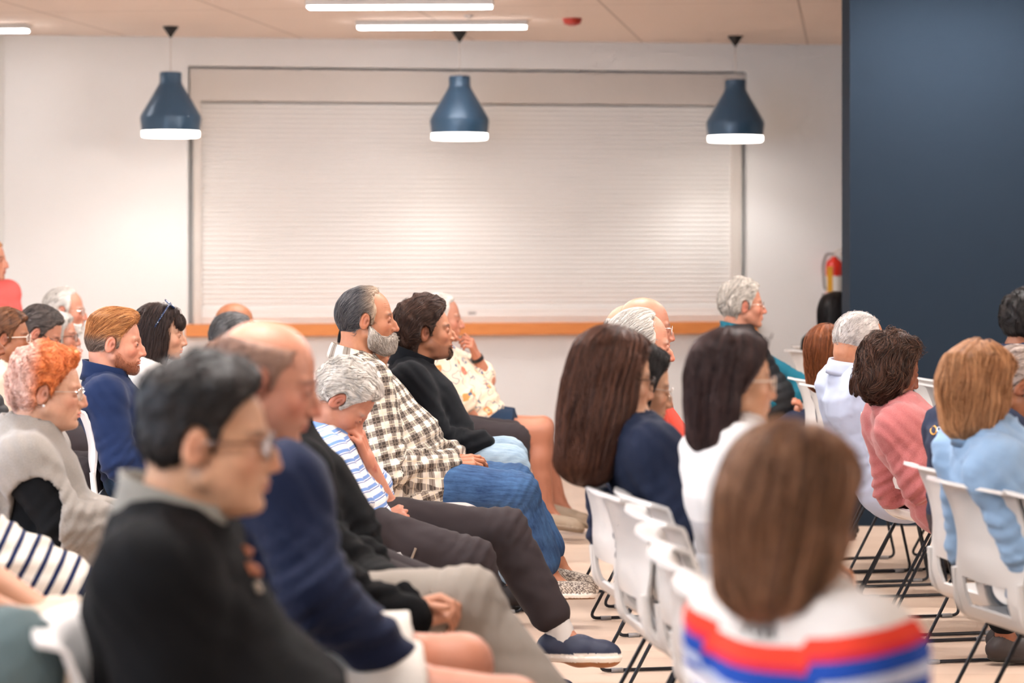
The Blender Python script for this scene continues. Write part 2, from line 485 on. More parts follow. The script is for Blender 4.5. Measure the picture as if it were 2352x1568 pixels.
# ------------------------------------------------------------------ hands
def hand_prims(W, d, n, side, size=1.0, curl=(.5, .5, .5, .5), thumb=(.6, .5), spread=.10):
    """list of rounded cones: W wrist, d towards the knuckles, n out of the back of the hand, side +1 when the thumb lies along cross(d,n)"""
    d = unit(d); n = unit(n-d*np.dot(n, d)); t = np.cross(d, n)*side
    P = []; s = size
    for o in (-.020, .0, .020):
        P.append((W+t*o*.75*s, W+d*.080*s+t*o*1.1*s, .0150*s, .0135*s))
    bases = [(.030, .086), (.010, .092), (-.010, .088), (-.029, .080)]; lens = [.070, .078, .072, .056]; rr = [.0092, .0094, .0090, .0080]
    for i, ((bt, bd), L, r) in enumerate(zip(bases, lens, rr)):
        b = W+d*bd*s+t*bt*s; a = curl[i]; sp = spread*(1.2-.8*i)
        dd = unit(d+t*sp); nn = n; p = b
        for k, (fr, cc) in enumerate(((.46, .85), (.30, 1.15), (.24, .7))):
            an = a*cc
            d2 = dd*math.cos(an)-nn*math.sin(an); nn = nn*math.cos(an)+dd*math.sin(an); dd = d2
            e = p+dd*L*fr*s; P.append((p, e, r*s*(1-.10*k), r*s*(.92-.10*k))); p = e
        if i == 0: P.append((W+d*.05*s+t*.024*s, b, .013*s, .0105*s))
    b = W+d*.022*s+t*.026*s-n*.004*s
    d1 = unit(d*.75+t*(.75-.5*thumb[0]*.5)-n*.45*thumb[0]); e = b+d1*.042*s
    P.append((W+d*.01*s+t*.012*s, b, .016*s, .0155*s)); P.append((b, e, .0150*s, .0112*s))
    d2 = unit(d1*(1-.3*thumb[1])+d*.5*thumb[1]-t*.35*thumb[1]-n*.3*thumb[1]); e2 = e+d2*.034*s
    P.append((e, e2, .0110*s, .0100*s)); P.append((e2, e2+unit(d2+d*.2)*.024*s, .0100*s, .0078*s))
    return P
# ------------------------------------------------------------------ materials
MAT = {}
def nmat(name, color=(.5, .5, .5), rough=.5, metal=0, spec=None):
    m = bpy.data.materials.new(name); m.use_nodes = True; nt = m.node_tree; b = nt.nodes['Principled BSDF']
    b.inputs['Base Color'].default_value = (*color, 1); b.inputs['Roughness'].default_value = rough; b.inputs['Metallic'].default_value = metal
    if spec is not None: b.inputs['Specular IOR Level'].default_value = spec
    return m, nt, b
def nd(nt, t, **kw):
    n = nt.nodes.new(t)
    for k, v in kw.items():
        if k.startswith('i_'):
            key = k[2:]; key = int(key) if key.isdigit() else key
            n.inputs[key].default_value = v
        else: setattr(n, k, v)
    return n
def coords(nt, attr=None):
    if attr:
        a = nd(nt, 'ShaderNodeAttribute'); a.attribute_name = attr; return a.outputs['Vector']
    return nd(nt, 'ShaderNodeTexCoord').outputs['Object']
def noise(nt, vec, scale, detail=3, rough=.55, stretch=None):
    if stretch is not None:
        mp = nd(nt, 'ShaderNodeMapping'); mp.inputs['Scale'].default_value = stretch; nt.links.new(vec, mp.inputs['Vector']); vec = mp.outputs['Vector']
    n = nd(nt, 'ShaderNodeTexNoise'); n.inputs['Scale'].default_value = scale; n.inputs['Detail'].default_value = detail; n.inputs['Roughness'].default_value = rough
    nt.links.new(vec, n.inputs['Vector']); return n
def bump(nt, b, h, strength=.3, dist=.002):
    bp = nd(nt, 'ShaderNodeBump'); bp.inputs['Strength'].default_value = strength; bp.inputs['Distance'].default_value = dist
    nt.links.new(h, bp.inputs['Height']); nt.links.new(bp.outputs['Normal'], b.inputs['Normal'])
def ramp(nt, fac, stops, interp='LINEAR'):
    r = nd(nt, 'ShaderNodeValToRGB'); cr = r.color_ramp; cr.interpolation = interp
    while len(cr.elements) < len(stops): cr.elements.new(.5)
    for e, (p, c) in zip(cr.elements, stops): e.position = p; e.color = (*c, 1) if len(c) == 3 else c
    nt.links.new(fac, r.inputs['Fac']); return r.outputs['Color']
def math_(nt, op, a, b=None, c=None):
    n = nd(nt, 'ShaderNodeMath', operation=op)
    for i, x in enumerate((a, b, c)):
        if x is None: continue
        if isinstance(x, (int, float)): n.inputs[i].default_value = x
        else: nt.links.new(x, n.inputs[i])
    return n.outputs[0]
def mix(nt, fac, a, b, mode='MIX'):
    n = nd(nt, 'ShaderNodeMix', data_type='RGBA', blend_type=mode)
    for s, x in ((n.inputs[0], fac), (n.inputs[6], a), (n.inputs[7], b)):
        if isinstance(x, (int, float)): s.default_value = x
        elif isinstance(x, (tuple, list, np.ndarray)): s.default_value = (*x, 1) if len(x) == 3 else x
        else: nt.links.new(x, s)
    return n.outputs[2]
def sep(nt, v):
    n = nd(nt, 'ShaderNodeSeparateXYZ'); nt.links.new(v, n.inputs[0]); return n.outputs
def vcol(name, rough, spec=.5, sss=0, bumpn=None):
    m, nt, b = nmat(name, rough=rough, spec=spec)
    a = nd(nt, 'ShaderNodeAttribute'); a.attribute_name = 'Col'; nt.links.new(a.outputs['Color'], b.inputs['Base Color'])
    if sss:
        b.inputs['Subsurface Weight'].default_value = sss; b.inputs['Subsurface Scale'].default_value = .008
        b.inputs['Subsurface Radius'].default_value = (1, .35, .2)
    return m, nt, b
m, nt, b = vcol('skin', .44, .42, 0); n = noise(nt, coords(nt), 380, 4, .65); bump(nt, b, n.outputs['Fac'], .32, .0016); MAT['skin'] = m
m, nt, b = vcol('hair', .5, .3)
n = noise(nt, coords(nt, 'hv'), 300, 2, stretch=(1, 1, .12)); bump(nt, b, n.outputs['Fac'], .5, .002); MAT['hair'] = m
MAT['eye'] = vcol('eye', .12, .6)[0]
m, nt, b = vcol('shoe', .6); n = noise(nt, coords(nt), 500, 2); bump(nt, b, n.outputs['Fac'], .3, .001); MAT['shoe'] = m
MAT['frame_dark'] = nmat('frame_dark', (.012, .010, .010), .25)[0]
MAT['frame_silver'] = nmat('frame_silver', (.65, .62, .58), .25, .9)[0]
MAT['frame_clear'] = nmat('frame_clear', (.75, .62, .52), .15)[0]
MAT['frame_brown'] = nmat('frame_brown', (.10, .035, .015), .3)[0]
m, nt, b = nmat('lens', (1, 1, 1), .03)
tr = nd(nt, 'ShaderNodeBsdfTransparent'); gl = nd(nt, 'ShaderNodeBsdfGlossy'); gl.inputs['Roughness'].default_value = .05
fr = nd(nt, 'ShaderNodeFresnel'); fr.inputs['IOR'].default_value = 1.5; mx = nd(nt, 'ShaderNodeMixShader')
nt.links.new(math_(nt, 'MULTIPLY_ADD', fr.outputs[0], .5, .0), mx.inputs[0]); nt.links.new(tr.outputs[0], mx.inputs[1]); nt.links.new(gl.outputs[0], mx.inputs[2])
nt.links.new(mx.outputs[0], [x for x in nt.nodes if x.type == 'OUTPUT_MATERIAL'][0].inputs[0]); MAT['lens'] = m
def cloth(name, color, rough=.85, weave=700, amt=.10, b_=.35, spec=.25, fuzz=0, c2=None, mott=8, sheen=.0):
    """plain cloth: fine weave, slight unevenness; c2 mixes a second yarn colour in"""
    color = np.array(color)*.82
    m, nt, b = nmat(name, tuple(color), rough, spec=spec)
    co = coords(nt); n1 = noise(nt, co, weave, 2); n2 = noise(nt, co, mott, 4)
    col = mix(nt, math_(nt, 'MULTIPLY', n1.outputs['Fac'], amt*2), tuple(np.array(color)*1.08), tuple(np.array(color)*.55 if c2 is None else c2))
    col = mix(nt, math_(nt, 'MULTIPLY', n2.outputs['Fac'], .22), col, tuple(np.array(color)*.8))
    nt.links.new(col, b.inputs['Base Color']); bump(nt, b, n1.outputs['Fac'], b_, .0015)
    if sheen: b.inputs['Sheen Weight'].default_value = sheen; b.inputs['Sheen Roughness'].default_value = .4
    return m
def striped(name, stops, per, axis=0, rough=.85, warp=0, interp='CONSTANT', off=0.0, scale=None):
    """bands across the 'puv' cloth coordinate"""
    m, nt, b = nmat(name, (.8, .8, .8), rough, spec=.25); uv = coords(nt, 'puv'); x = sep(nt, uv)[axis]
    if off: x = math_(nt, 'ADD', x, off)
    if scale: x = math_(nt, 'MULTIPLY', x, scale)
    if per: x = math_(nt, 'FRACT', math_(nt, 'DIVIDE', x, per))
    stops = [(q, tuple(np.array(c)*.82)) for q, c in stops]
    nt.links.new(ramp(nt, x, stops, interp), b.inputs['Base Color'])
    n1 = noise(nt, coords(nt), 600, 2); bump(nt, b, n1.outputs['Fac'], .35, .0015); return m
def plaid(name):
    m, nt, b = nmat(name, (.5, .5, .5), .85, spec=.2); uv = coords(nt, 'puv'); s = sep(nt, uv)
    P = .046
    def band(x, off, w):
        f = math_(nt, 'FRACT', math_(nt, 'ADD', math_(nt, 'DIVIDE', x, P), off)); return math_(nt, 'LESS_THAN', f, w)
    base = hexc(206, 198, 186); dk = hexc(70, 62, 56); ln = hexc(206, 190, 168); yl = hexc(214, 200, 172)
    a = band(s[0], 0, .46); c = band(s[1], .2, .46); both = math_(nt, 'MULTIPLY', a, c)
    one = math_(nt, 'MAXIMUM', a, c)
    col = mix(nt, one, base, hexc(138, 128, 118)); col = mix(nt, both, col, dk)
    l1 = band(s[0], .77, .07); l2 = band(s[1], .97, .07); l3 = band(s[0], .26, .05); l4 = band(s[1], .46, .05)
    col = mix(nt, math_(nt, 'MAXIMUM', l1, l2), col, hexc(110, 98, 88)); col = mix(nt, math_(nt, 'MAXIMUM', l3, l4), col, yl)
    nt.links.new(col, b.inputs['Base Color']); n1 = noise(nt, coords(nt), 800, 2); bump(nt, b, n1.outputs['Fac'], .3, .001); return m
def denim(name, c0, c1):
    m, nt, b = nmat(name, c0, .8, spec=.25); co = coords(nt)
    uv = coords(nt, 'puv')
    n1 = noise(nt, uv, 60, 4, .7, (.25, 1.6, 1)); n2 = noise(nt, co, 900, 2); n3 = noise(nt, co, 9, 4, .6)
    f = math_(nt, 'ADD', math_(nt, 'MULTIPLY', n1.outputs['Fac'], .55), math_(nt, 'MULTIPLY', n3.outputs['Fac'], .55))
    col = ramp(nt, f, [(.38, tuple(c0)), (.72, tuple(c1))]); col = mix(nt, math_(nt, 'MULTIPLY', n2.outputs['Fac'], .35), col, tuple(np.array(c0)*.5))
    nt.links.new(col, b.inputs['Base Color']); bump(nt, b, n1.outputs['Fac'], .35, .002); return m
def floral(name):
    m, nt, b = nmat(name, (.8, .8, .8), .85, spec=.2); uv = coords(nt, 'puv')
    vo = nd(nt, 'ShaderNodeTexVoronoi'); vo.inputs['Scale'].default_value = 11; nt.links.new(uv, vo.inputs['Vector'])
    n = noise(nt, uv, 45, 2); d = math_(nt, 'ADD', vo.outputs['Distance'], math_(nt, 'MULTIPLY', n.outputs['Fac'], .35))
    s = sep(nt, vo.outputs['Color'])
    petal = math_(nt, 'LESS_THAN', d, .42); ctr = math_(nt, 'LESS_THAN', d, .27)
    c = ramp(nt, s[0], [(0, tuple(hexc(233, 150, 90))), (.4, tuple(hexc(60, 88, 128))), (.7, tuple(hexc(225, 120, 90)))], 'CONSTANT')
    col = mix(nt, petal, hexc(240, 216, 190), c); col = mix(nt, ctr, col, hexc(240, 205, 150))
    vine = noise(nt, uv, 16, 1); v2 = math_(nt, 'LESS_THAN', math_(nt, 'ABSOLUTE', math_(nt, 'SUBTRACT', vine.outputs['Fac'], .5)), .014)
    col = mix(nt, v2, col, hexc(95, 115, 135)); nt.links.new(col, b.inputs['Base Color']); return m
# ------------------------------------------------------------------ a whole person
UPZ = V(0, 0, 1)
def seg_uv(p, a, b, ref, r):
    ax = unit(b-a); s = unit(np.cross(ax, ref)); f = np.cross(s, ax); q = p-a
    return q@ax, np.arctan2(q@s, q@f)*r
def person(S):
    s = S['s']; g = S.get('g', 1.0); hs = S.get('hs', g**.5*.985)
    yaw = math.radians(S.get('yaw', 4)); hyaw = math.radians(S.get('hyaw', S.get('yaw', 4))); hp = math.radians(S.get('pitch', 0))
    M = basis_head(hyaw, hp, math.radians(S.get('roll', 0)))
    O = at(S['h'][0], S['h'][1], s, S.get('hdy', 0))
    Fw = V(math.cos(yaw), math.sin(yaw), 0); Lf = V(-math.sin(yaw), math.cos(yaw), 0)
    k = S.get('blur', 0)        # far out of focus: fewer polygons are enough
    # joints
    J = {}
    dm = F_PX/s
    def jt(key, default):
        if key in S:
            a = S[key]; return at(a[0], a[1], s, a[2] if len(a) > 2 else 0)
        return default
    nk0 = O+M@(V(-.040, 0, -.045)*hs)
    N = jt('neck', O+M@(V(-.045, 0, -.085)*hs)-UPZ*.058*g-Fw*S.get('nb', .012))
    seat = S.get('seat', .59)
    hz = S.get('hz', max(seat, .3) if not S.get('stand') else .95)
    lean = math.tan(math.radians(S.get('lean', -12)))      # positive: leaning forward
    P = jt('hip', N-Fw*(N[2]-hz)*lean+UPZ*(hz-N[2]))
    sp = unit(N-P)
    for sd, c in ((-1, 'r'), (1, 'l')):
        Sh = jt(c+'s', N+Lf*sd*.176*g-sp*.048*g-Fw*.005)
        El = jt(c+'e', Sh+Lf*sd*.035+Fw*(.06+.1*lean)-UPZ*.275*g)
        Wr = jt(c+'w', El+Fw*.225*g-UPZ*.035-Lf*sd*.07)
        Hp = P+Lf*sd*.088*g
        Kn = jt(c+'k', Hp+Fw*.43*g+Lf*sd*.04+UPZ*(.535-P[2]+.02)) if not S.get('stand') else Hp-UPZ*.43
        An = jt(c+'a', Kn+Fw*.03-UPZ*(Kn[2]-.095)) if not S.get('stand') else Kn-UPZ*.42
        if c+'t' in S: To = jt(c+'t', None)
        else: To = An+Fw*.15*g+UPZ*(.035-An[2] if An[2] < .14 else -.04)
        J[c] = dict(S=Sh, E=El, W=Wr, H=Hp, K=Kn, A=An, T=To)
        J[c]['foot'] = foot_frame(An, To, Kn, Lf, S.get('lm', 1.0)*g)
    a = S.get('am', 1.0)*g; lg = S.get('lm', 1.0)*g; bel = S.get('belly', 0.0); wd = S.get('wide', 1.0)*g
    knots = [(-.05, .00, .105*g, .150*wd), (.12, .006+bel*.5, .118*g+bel, .165*wd+bel*.5), (.32, .008+bel*.8, .115*g+bel, .155*wd+bel*.7), (.55, .002+bel*.2, .112*g+bel*.2, .160*wd),
             (.74, -.008, .110*g, .172*wd), (.88, -.014, .090*g, .158*wd), (.96, -.012, .068*g, .105*wd), (1.0, -.008, .055*g, .070*wd)]
    hump = S.get('hump', 0.0)
    if hump: knots = [(t, o-hump*math.sin(math.pi*min(max(t, 0), 1)**1.3), rd, rw) for t, o, rd, rw in knots]
    torso = Loft(P, N, Lf, knots)
    # a proper side vector even when the spine leans
    def limb_fields(p, grow, arm=1.0, leg=1.0, parts='tal', cuff=0.0):
        out = None
        def add(d, kk):
            nonlocal out
            out = d if out is None else smin(out, d, kk)
        if 't' in parts:
            add(torso.d(p, grow), .02)
            for c in 'rl':
                add(rcone(p, N-sp*.022*g, J[c]['S'], .052*g+grow, .056*a+grow), .04)
        if 'a' in parts:
            for c in 'rl':
                j = J[c]; cut = None
                if arm >= .5:
                    add(rcone(p, j['S'], j['E'], .056*a+grow, .043*a+grow), .035)
                    e = j['E']+(j['W']-j['E'])*min(1, (arm-.5)*2)
                    if arm > .5: add(rcone(p, j['E'], e, .043*a+grow+cuff*.3, (.043-.015*min(1, (arm-.5)*2))*a+grow+cuff), .02)
                elif arm > 0:
                    e = j['S']+(j['E']-j['S'])*arm*2
                    add(rcone(p, j['S'], e, .056*a+grow, .050*a+grow+.012), .035)
        if 'l' in parts:
            add(ell(p, P-UPZ*.0, V(.125*g+grow, .170*wd+grow, .105*g+grow), basis_head(yaw, 0)), .03)
            for c in 'rl':
                j = J[c]
                e = j['H']+(j['K']-j['H'])*min(1, leg*2)
                dl = rcone(p, j['H'], e, .090*lg+grow, (.090-.030*min(1, leg*2))*lg+grow)
                if leg > .5:
                    f_ = min(1, (leg-.5)*2); e = j['K']+(j['A']-j['K'])*f_
                    if grow > .004:
                        dl = smin(dl, rcone(p, j['K'], e, .058*lg+grow, (.058-.016*f_)*lg+grow+.004), .03)
                    else:
                        cf = j['K']*.66+j['A']*.34-Fw*.016
                        dl = smin(dl, rcone(p, j['K'], cf, .050*lg, .053*lg), .03); dl = smin(dl, rcone(p, cf, e, .053*lg, .034*lg), .03)
                add(dl, .025)
        return out
    neck_a, neck_b = nk0, N+sp*.01
    nr = S.get('nr', .056)*hs
    def neck_f(p, grow=0):
        d = rcone(p, neck_a, N-sp*.05, nr+grow, nr*1.08+grow)
        return smin(d, rcone(p, N+sp*.03, N-sp*.06, nr*1.0+grow, nr*1.5+grow), .03)
    G = S['face']
    Mf = M.astype(f32); Of = O.astype(f32)
    hands = {}
    for c in 'rl':
        if S.get(c+'h') == 0: continue
        h = S.get(c+'h', {}) or {}
        j = J[c]; sd = -1 if c == 'r' else 1
        fd = unit(j['W']-j['E'])
        if 'to' in h: dvec = unit(at(h['to'][0], h['to'][1], s, h['to'][2])-j['W'])
        else: dvec = unit(fd*.6+Fw*.5-UPZ*.12+Lf*-sd*.1)
        nvec = h.get('n', UPZ+Lf*sd*.35)
        hands[c] = hand_prims(j['W']-dvec*.004, dvec, np.asarray(nvec, float), h.get('side', 1 if c == 'r' else -1)*(-1), .96*g*h.get('size', 1), h.get('curl', (.45, .5, .55, .6)), h.get('thumb', (.6, .5)))
    def hand_f(p, c):
        d = None
        for (A, B, r1, r2) in hands[c]:
            e = rcone(p, A, B, r1, r2); d = e if d is None else smin(d, e, .0055)
        return d
    def body_f(p):
        d = limb_fields(p, -.003)
        d = smin(d, neck_f(p), .02)
        pl = (p-Of)@Mf/f32(hs)
        r = np.sqrt((pl*pl).sum(1)); m = r < .175
        dh = (r-.125)*f32(hs)
        if m.any(): dh[m] = head_sdf(pl[m], G)*f32(hs)
        d = smin(d, dh, .022)
        for c in hands:
            cen = J[c]['W'].astype(f32); r = np.sqrt(((p-cen)**2).sum(1)); m = r < .26
            dh = r-f32(.20)
            if m.any(): dh[m] = hand_f(p[m], c)
            d = smin(d, dh, .012)
        for c in 'rl':
            j = J[c]; hl, Rf = j['foot']; m1 = hl+Rf@V(.105, 0, -.004)*lg; m2 = hl+Rf@V(.178, 0, -.014)*lg
            d = smin(d, rcone(p, j['A'], m1, .031*lg, .028*lg), .02); d = smin(d, rcone(p, m1, m2, .027*lg, .020*lg), .012); d = smin(d, rcone(p, j['A'], hl+Rf@V(.004, 0, .0)*lg, .031*lg, .027*lg), .012)
        return d
    root = empty('person', (P[0], P[1], 0.0), S['label'], 'person', S.get('group'))
    org = np.array(root.location)
    pts = np.array([O, N, P]+[J[c][k_] for c in 'rl' for k_ in 'SEWHKAT'])
    lo = pts.min(0)-.16; hi = pts.max(0)+.16; lo[2] = max(lo[2], -.02)
    far_ = s < 530
    hc = S.get('hc', .005 if k else .0042 if far_ else .0034); bc = S.get('bc', .013 if k or far_ else .0115)
    # body, head and hands come from one field; head and hands get finer cells
    hlo, hhi = O-.165, O+.165; hhi[2] += .0; hlo[2] = O[2]-.155*hs
    def inbox(c, a_, b_, e=0.0): return ((c > a_+e) & (c < b_-e)).all(1)
    boxes = [(hlo, hhi, hc)]
    hb = {}
    for c in hands:
        q = np.array([x for pr in hands[c] for x in pr[:2]]); hb[c] = (q.min(0)-.022, q.max(0)+.022)
        boxes.append((hb[c][0], hb[c][1], S.get('fc', .005 if k or far_ else .0036)))
    vs, qs, nb = [], [], 0
    def push(v, q):
        nonlocal nb
        vs.append(v); qs.append(q+nb); nb += len(v)
    for i, (a_, b_, cl) in enumerate(boxes):
        def keep(c, i=i, a_=a_, b_=b_):
            m = inbox(c, a_, b_)
            for (x, y, _) in boxes[:i]: m &= ~inbox(c, x, y, .003)
            return m
        v, q = mesh_sdf(body_f, a_, b_, cl, keep); push(v, q)
    def keepb(c):
        m = np.ones(len(c), bool)
        for (x, y, _) in boxes: m &= ~inbox(c, x, y, .004)
        return m
    v, q = mesh_sdf(body_f, lo, hi, bc, keepb, proj=1); push(v, q)
    v = np.concatenate(vs); q = np.concatenate(qs)
    pl = (v-O)@M/hs
    col = head_col(pl, G)
    body_base = np.array(G['skin'])*np.array(S.get('bodytint', (.98, .94, .92)))
    w = sstep(-.10, -.16, pl[:, 2])[:, None]; col = col*(1-w)+body_base*w
    for c in hands:     # knuckles and nails
        P_ = hands[c]; m = inbox(v, *hb[c])
        if m.any():
            vv = v[m].astype(f32); cc = np.tile(body_base*np.array([1.0, .93, .90]), (m.sum(), 1))
            for (A, B, r1, r2) in P_[3:]:
                e = np.exp(-(((vv-A.astype(f32))**2).sum(1)/(.008**2))); cc = cc*(1-.28*e[:, None])+body_base*np.array([.95, .62, .55])*(.28*e[:, None])
            col[m] = cc
    me = mesh_arrays('body', v-org, q); set_col(me, 'Col', np.clip(col, 0, 1))
    link('body', me, MAT['skin'], root)
    # eyes
    if not S.get('noeyes'):
        for sd in (-1, 1):
            n_, m_ = 14, 10
            th = np.linspace(0, np.pi, m_); ph = np.linspace(0, 2*np.pi, n_, endpoint=False)
            vv = np.array([(math.cos(t), math.sin(t)*math.cos(f_), math.sin(t)*math.sin(f_)) for t in th for f_ in ph])
            qq = [(i*n_+j_, i*n_+(j_+1) % n_, (i+1)*n_+(j_+1) % n_, (i+1)*n_+j_) for i in range(m_-1) for j_ in range(n_)]
            ang = np.repeat(th, n_)
            cc = np.where((ang < .36)[:, None], 0.01, np.where((ang < .74)[:, None], np.array(G.get('iris', (.10, .05, .02))), (.40, .36, .34)))
            gz = V(1, -.0, G.get('gaze', -.05)); Rg = basis_head(0, math.radians(4))
            vl = (vv*.0122)@Rg.T+np.array([.0775, .0315*sd, .0050])
            me = mesh_arrays('eye', (vl*hs)@M.T+O-org, qq); set_col(me, 'Col', cc); link('eye', me, MAT['eye'], root)
    # hair and beard
    for i, h in enumerate(S.get('hair', [])):
        nm = h.get('name', 'hair')
        if h.get('beard'):
            fn = beard_shape(h, G)
            v, q = mesh_sdf(fn, (-.02, -.09, -.17), (.14, .09, .02), hc)
            q3 = q[(head_sdf(v.astype(f32), G) > -.002)[q].any(1)]
            us = np.unique(q3); rm = -np.ones(len(v), int); rm[us] = np.arange(len(us)); v = v[us]; q = rm[q3]
            r = build_strands(fn, v, head_sdf(v.astype(f32), G) > (.0012 if h.get('noshell') else .002), dict(jit=.25), h.get('n', 900), h.get('len', .022), h.get('w', .0007), 5, .004, 5, beard_flow, lift=.004)
            tone = .5+.5*snoise(v.astype(f32), 200, 3)
            if h.get('noshell'): v = v[:0]; q = q[:0]; tone = tone[:0]
            if r is not None:
                q = np.concatenate([q, r[1]+len(v)]); v = np.concatenate([v, r[0]]); tone = np.concatenate([tone, np.repeat(np.random.RandomState(2).rand(h.get('n', 900)), 15)])
            c0, c1 = np.array(h['c0']), np.array(h['c1']); cc = c0+(c1-c0)*tone[:, None]
            me = mesh_arrays(nm, (v*hs)@M.T+O-org, q); set_col(me, 'Col', cc); set_vec(me, 'hv', v); link(nm, me, MAT['hair'], root)
        else:
            h = dict(h); 
            hair_mesh(nm, h, M*hs, O, root, org, MAT['hair'], h.get('cell', hc), h.get('n', 1400 if k == 0 else 350), 11+i)
    # glasses
    if S.get('glasses'): eyeglasses(S['glasses'], M, O, hs, root, org)
    # clothes
    def wr_field(p, amp, fr, seed, legs=False):
        w = snoise(p*np.array([1, 1, 1.5], f32), fr, seed)*.6+snoise(p*np.array([1.3, 1, 1], f32), fr*2.1, seed+1)*.28
        w = w*f32(amp)
        for c in 'rl':
            j = J[c]
            for (a_, b_, c_, rr) in ([(j['S'], j['E'], j['W'], .11)] if not legs else [(j['H'], j['K'], j['A'], .10)]):
                dd = np.sqrt(((p-b_.astype(f32))**2).sum(1)); ax = unit(c_-a_).astype(f32)
                ph = (p-b_.astype(f32))@ax*f32(190)+2.2*snoise(p, 22, seed+5)
                w = w+(np.exp(-(dd/rr)**2)*np.sin(ph)*f32(amp*.55)).astype(f32)
            dd = np.sqrt(((p-(j['H'] if legs else j['S']).astype(f32))**2).sum(1))
            ph = p@unit(Fw*.8+UPZ*.7).astype(f32)*f32(150)+2*snoise(p, 18, seed+6)
            w = w+(np.exp(-(dd/.13)**2)*np.sin(ph)*f32(amp*.4)).astype(f32)
        if not legs:
            t, u, ww = torso.loc(p)
            w = w+(np.exp(-((t-.15)/.18)**2)*np.sin(t*f32(torso.L*130)+2.5*snoise(p, 14, seed+8)+u*12)*f32(amp*.5)).astype(f32)
        return w
    def puv(v, legs=False):
        best = np.full(len(v), 9.); uv = np.zeros((len(v), 3))
        if not legs:
            t, u, w_ = torso.loc(v.astype(f32))
            best = torso.d(v.astype(f32))-.0
            uv[:, 0] = (1-t)*torso.L; uv[:, 1] = np.arctan2(u, w_)*.17; uv[:, 2] = 0
        for c in 'rl':
            j = J[c]
            sg = ([(j['S'], j['E'], .056, .043, .05), (j['E'], j['W'], .043, .028, .05+np.linalg.norm(j['E']-j['S']))] if not legs else
                  [(j['H'], j['K'], .09, .06, 0), (j['K'], j['A'], .058, .045, np.linalg.norm(j['K']-j['H']))])
            for n_, (a_, b_, r1, r2, u0) in enumerate(sg):
                d = rcone(v.astype(f32), a_, b_, r1*a, r2*a)
                m = d < best
                uu, vv_ = seg_uv(v, a_, b_, Lf*(1 if c == 'l' else -1), (r1+r2)/2+.01)
                uv[m, 0] = uu[m]+u0; uv[m, 1] = vv_[m]; uv[m, 2] = 1+(c == 'l')
                best = np.where(m, d, best)
        return uv
    T = S.get('top')
    for ti, T in enumerate([T] if isinstance(T, dict) else (T or [])):
        off = T.get('off', .014); amp = T.get('wr', .0055); cell = T.get('cell', .012 if k or far_ else .009)
        sl = T.get('sleeve', .96); nko = T.get('neck', .004); hem = T.get('hem', -.10)
        def top_f(p):
            d = limb_fields(p, off, arm=sl, parts='ta' if sl > 0 else 't', cuff=T.get('cuff', .003))
            if T.get('skirt'):
                d = smin(d, ell(p, P-UPZ*.02+Fw*.02, V(.14*g+off, .185*wd+off, .12*g+off), basis_head(yaw, 0)), .04)
                for c in 'rl':
                    j = J[c]; e = j['H']+(j['K']-j['H'])*T['skirt']
                    d = smin(d, rcone(p, j['H'], e, .092*g+off, .085*g+off), .04)
            d = d-wr_field(p, amp, T.get('wf', 20), S.get('seed', 3)+ti*9)
            if T.get('quilt'):
                aa = (p@unit(UPZ+Lf*.2+Fw).astype(f32))*f32(T['quilt']); bb = (p@unit(UPZ-Lf*.2-Fw).astype(f32))*f32(T['quilt'])
                d = d-f32(.006)*(np.abs(np.sin(aa)*np.sin(bb)))**.5
            if T.get('rings'):
                t, u, w_ = torso.loc(p); d = d-f32(.009)*np.abs(np.sin(t*f32(torso.L*T['rings'])))**.6
            if T.get('vest'):
                for c in 'rl':
                    d = smax(d, -rcone(p, J[c]['S']+Lf*(.02 if c == 'l' else -.02), J[c]['E'], .066*a+.012, .07), .01)
            d = smax(d, -neck_f(p, nko), .006)
            if T.get('cut'):
                cx_, cy_, cd_, r1_, r2_, r3_ = T['cut']; d = smax(d, -ell(p, at(cx_, cy_, s, cd_), (r1_, r2_, r3_)), .008)
            if T.get('vneck'):
                a_ = N+Fw*.16+sp*.05; d = smax(d, -rcone(p, a_, N+Fw*.13-sp*T['vneck'], .055, .012), .01)
            return d
        v, q = mesh_sdf(top_f, lo-.03, hi+.03, cell, proj=1)
        me = mesh_arrays(T['name'], v-org, q); set_vec(me, 'puv', puv(v))
        link(T['name'], me, T['mat'], root)
        cl_ = T.get('collar', dict(kind='crew'))
        if cl_ and sl >= 0 and not T.get('nocollar'): make_collar(cl_, N, nk0, Fw, Lf, nr*1.06, off, T['mat'], root, org, S.get('hs_', hs))
        if T.get('cuffs'):
            for c in 'rl':
                j = J[c]; ax = unit(j['W']-j['E']); b_ = j['W']-ax*.0; rr = .028*a+off+.006
                mb = MB(); mb.tube([b_-ax*.05, b_-ax*.045, b_-ax*.004, b_, b_-ax*.004], [rr, rr+.003, rr, rr-.003, rr-.007], 20)
                mb.v = [tuple(np.array(x)-org) for x in mb.v]; mb.build('cuff', T['cuffs'], root, True)
    B = S.get('bottom')
    if B:
        off = B.get('off', .012); amp = B.get('wr', .005); cell = B.get('cell', .012 if k or far_ else .0095)
        def bot_f(p):
            d = limb_fields(p, off, leg=B.get('leg', .93), parts='l')
            if B.get('leg', .93) < .5:
                for c in 'rl':
                    j = J[c]; e = j['H']+(j['K']-j['H'])*min(1, B['leg']*2)
                    ax = unit(j['K']-j['H']).astype(f32)
                    d = smin(d, rcone(p, j['H'], e, .095*lg+off, .088*lg+off), .02)
                    d = np.where((p-e.astype(f32))@ax > 0, np.maximum(d, (p-e.astype(f32))@ax), d) if True else d
            d = d-wr_field(p, amp, B.get('wf', 22), S.get('seed', 3)+4, True)
            tt, u_, w_ = torso.loc(p)
            return smax(d, np.where(u_*u_+w_*w_ < .10, (tt-f32(.18))*f32(torso.L), f32(-.5)), .01)
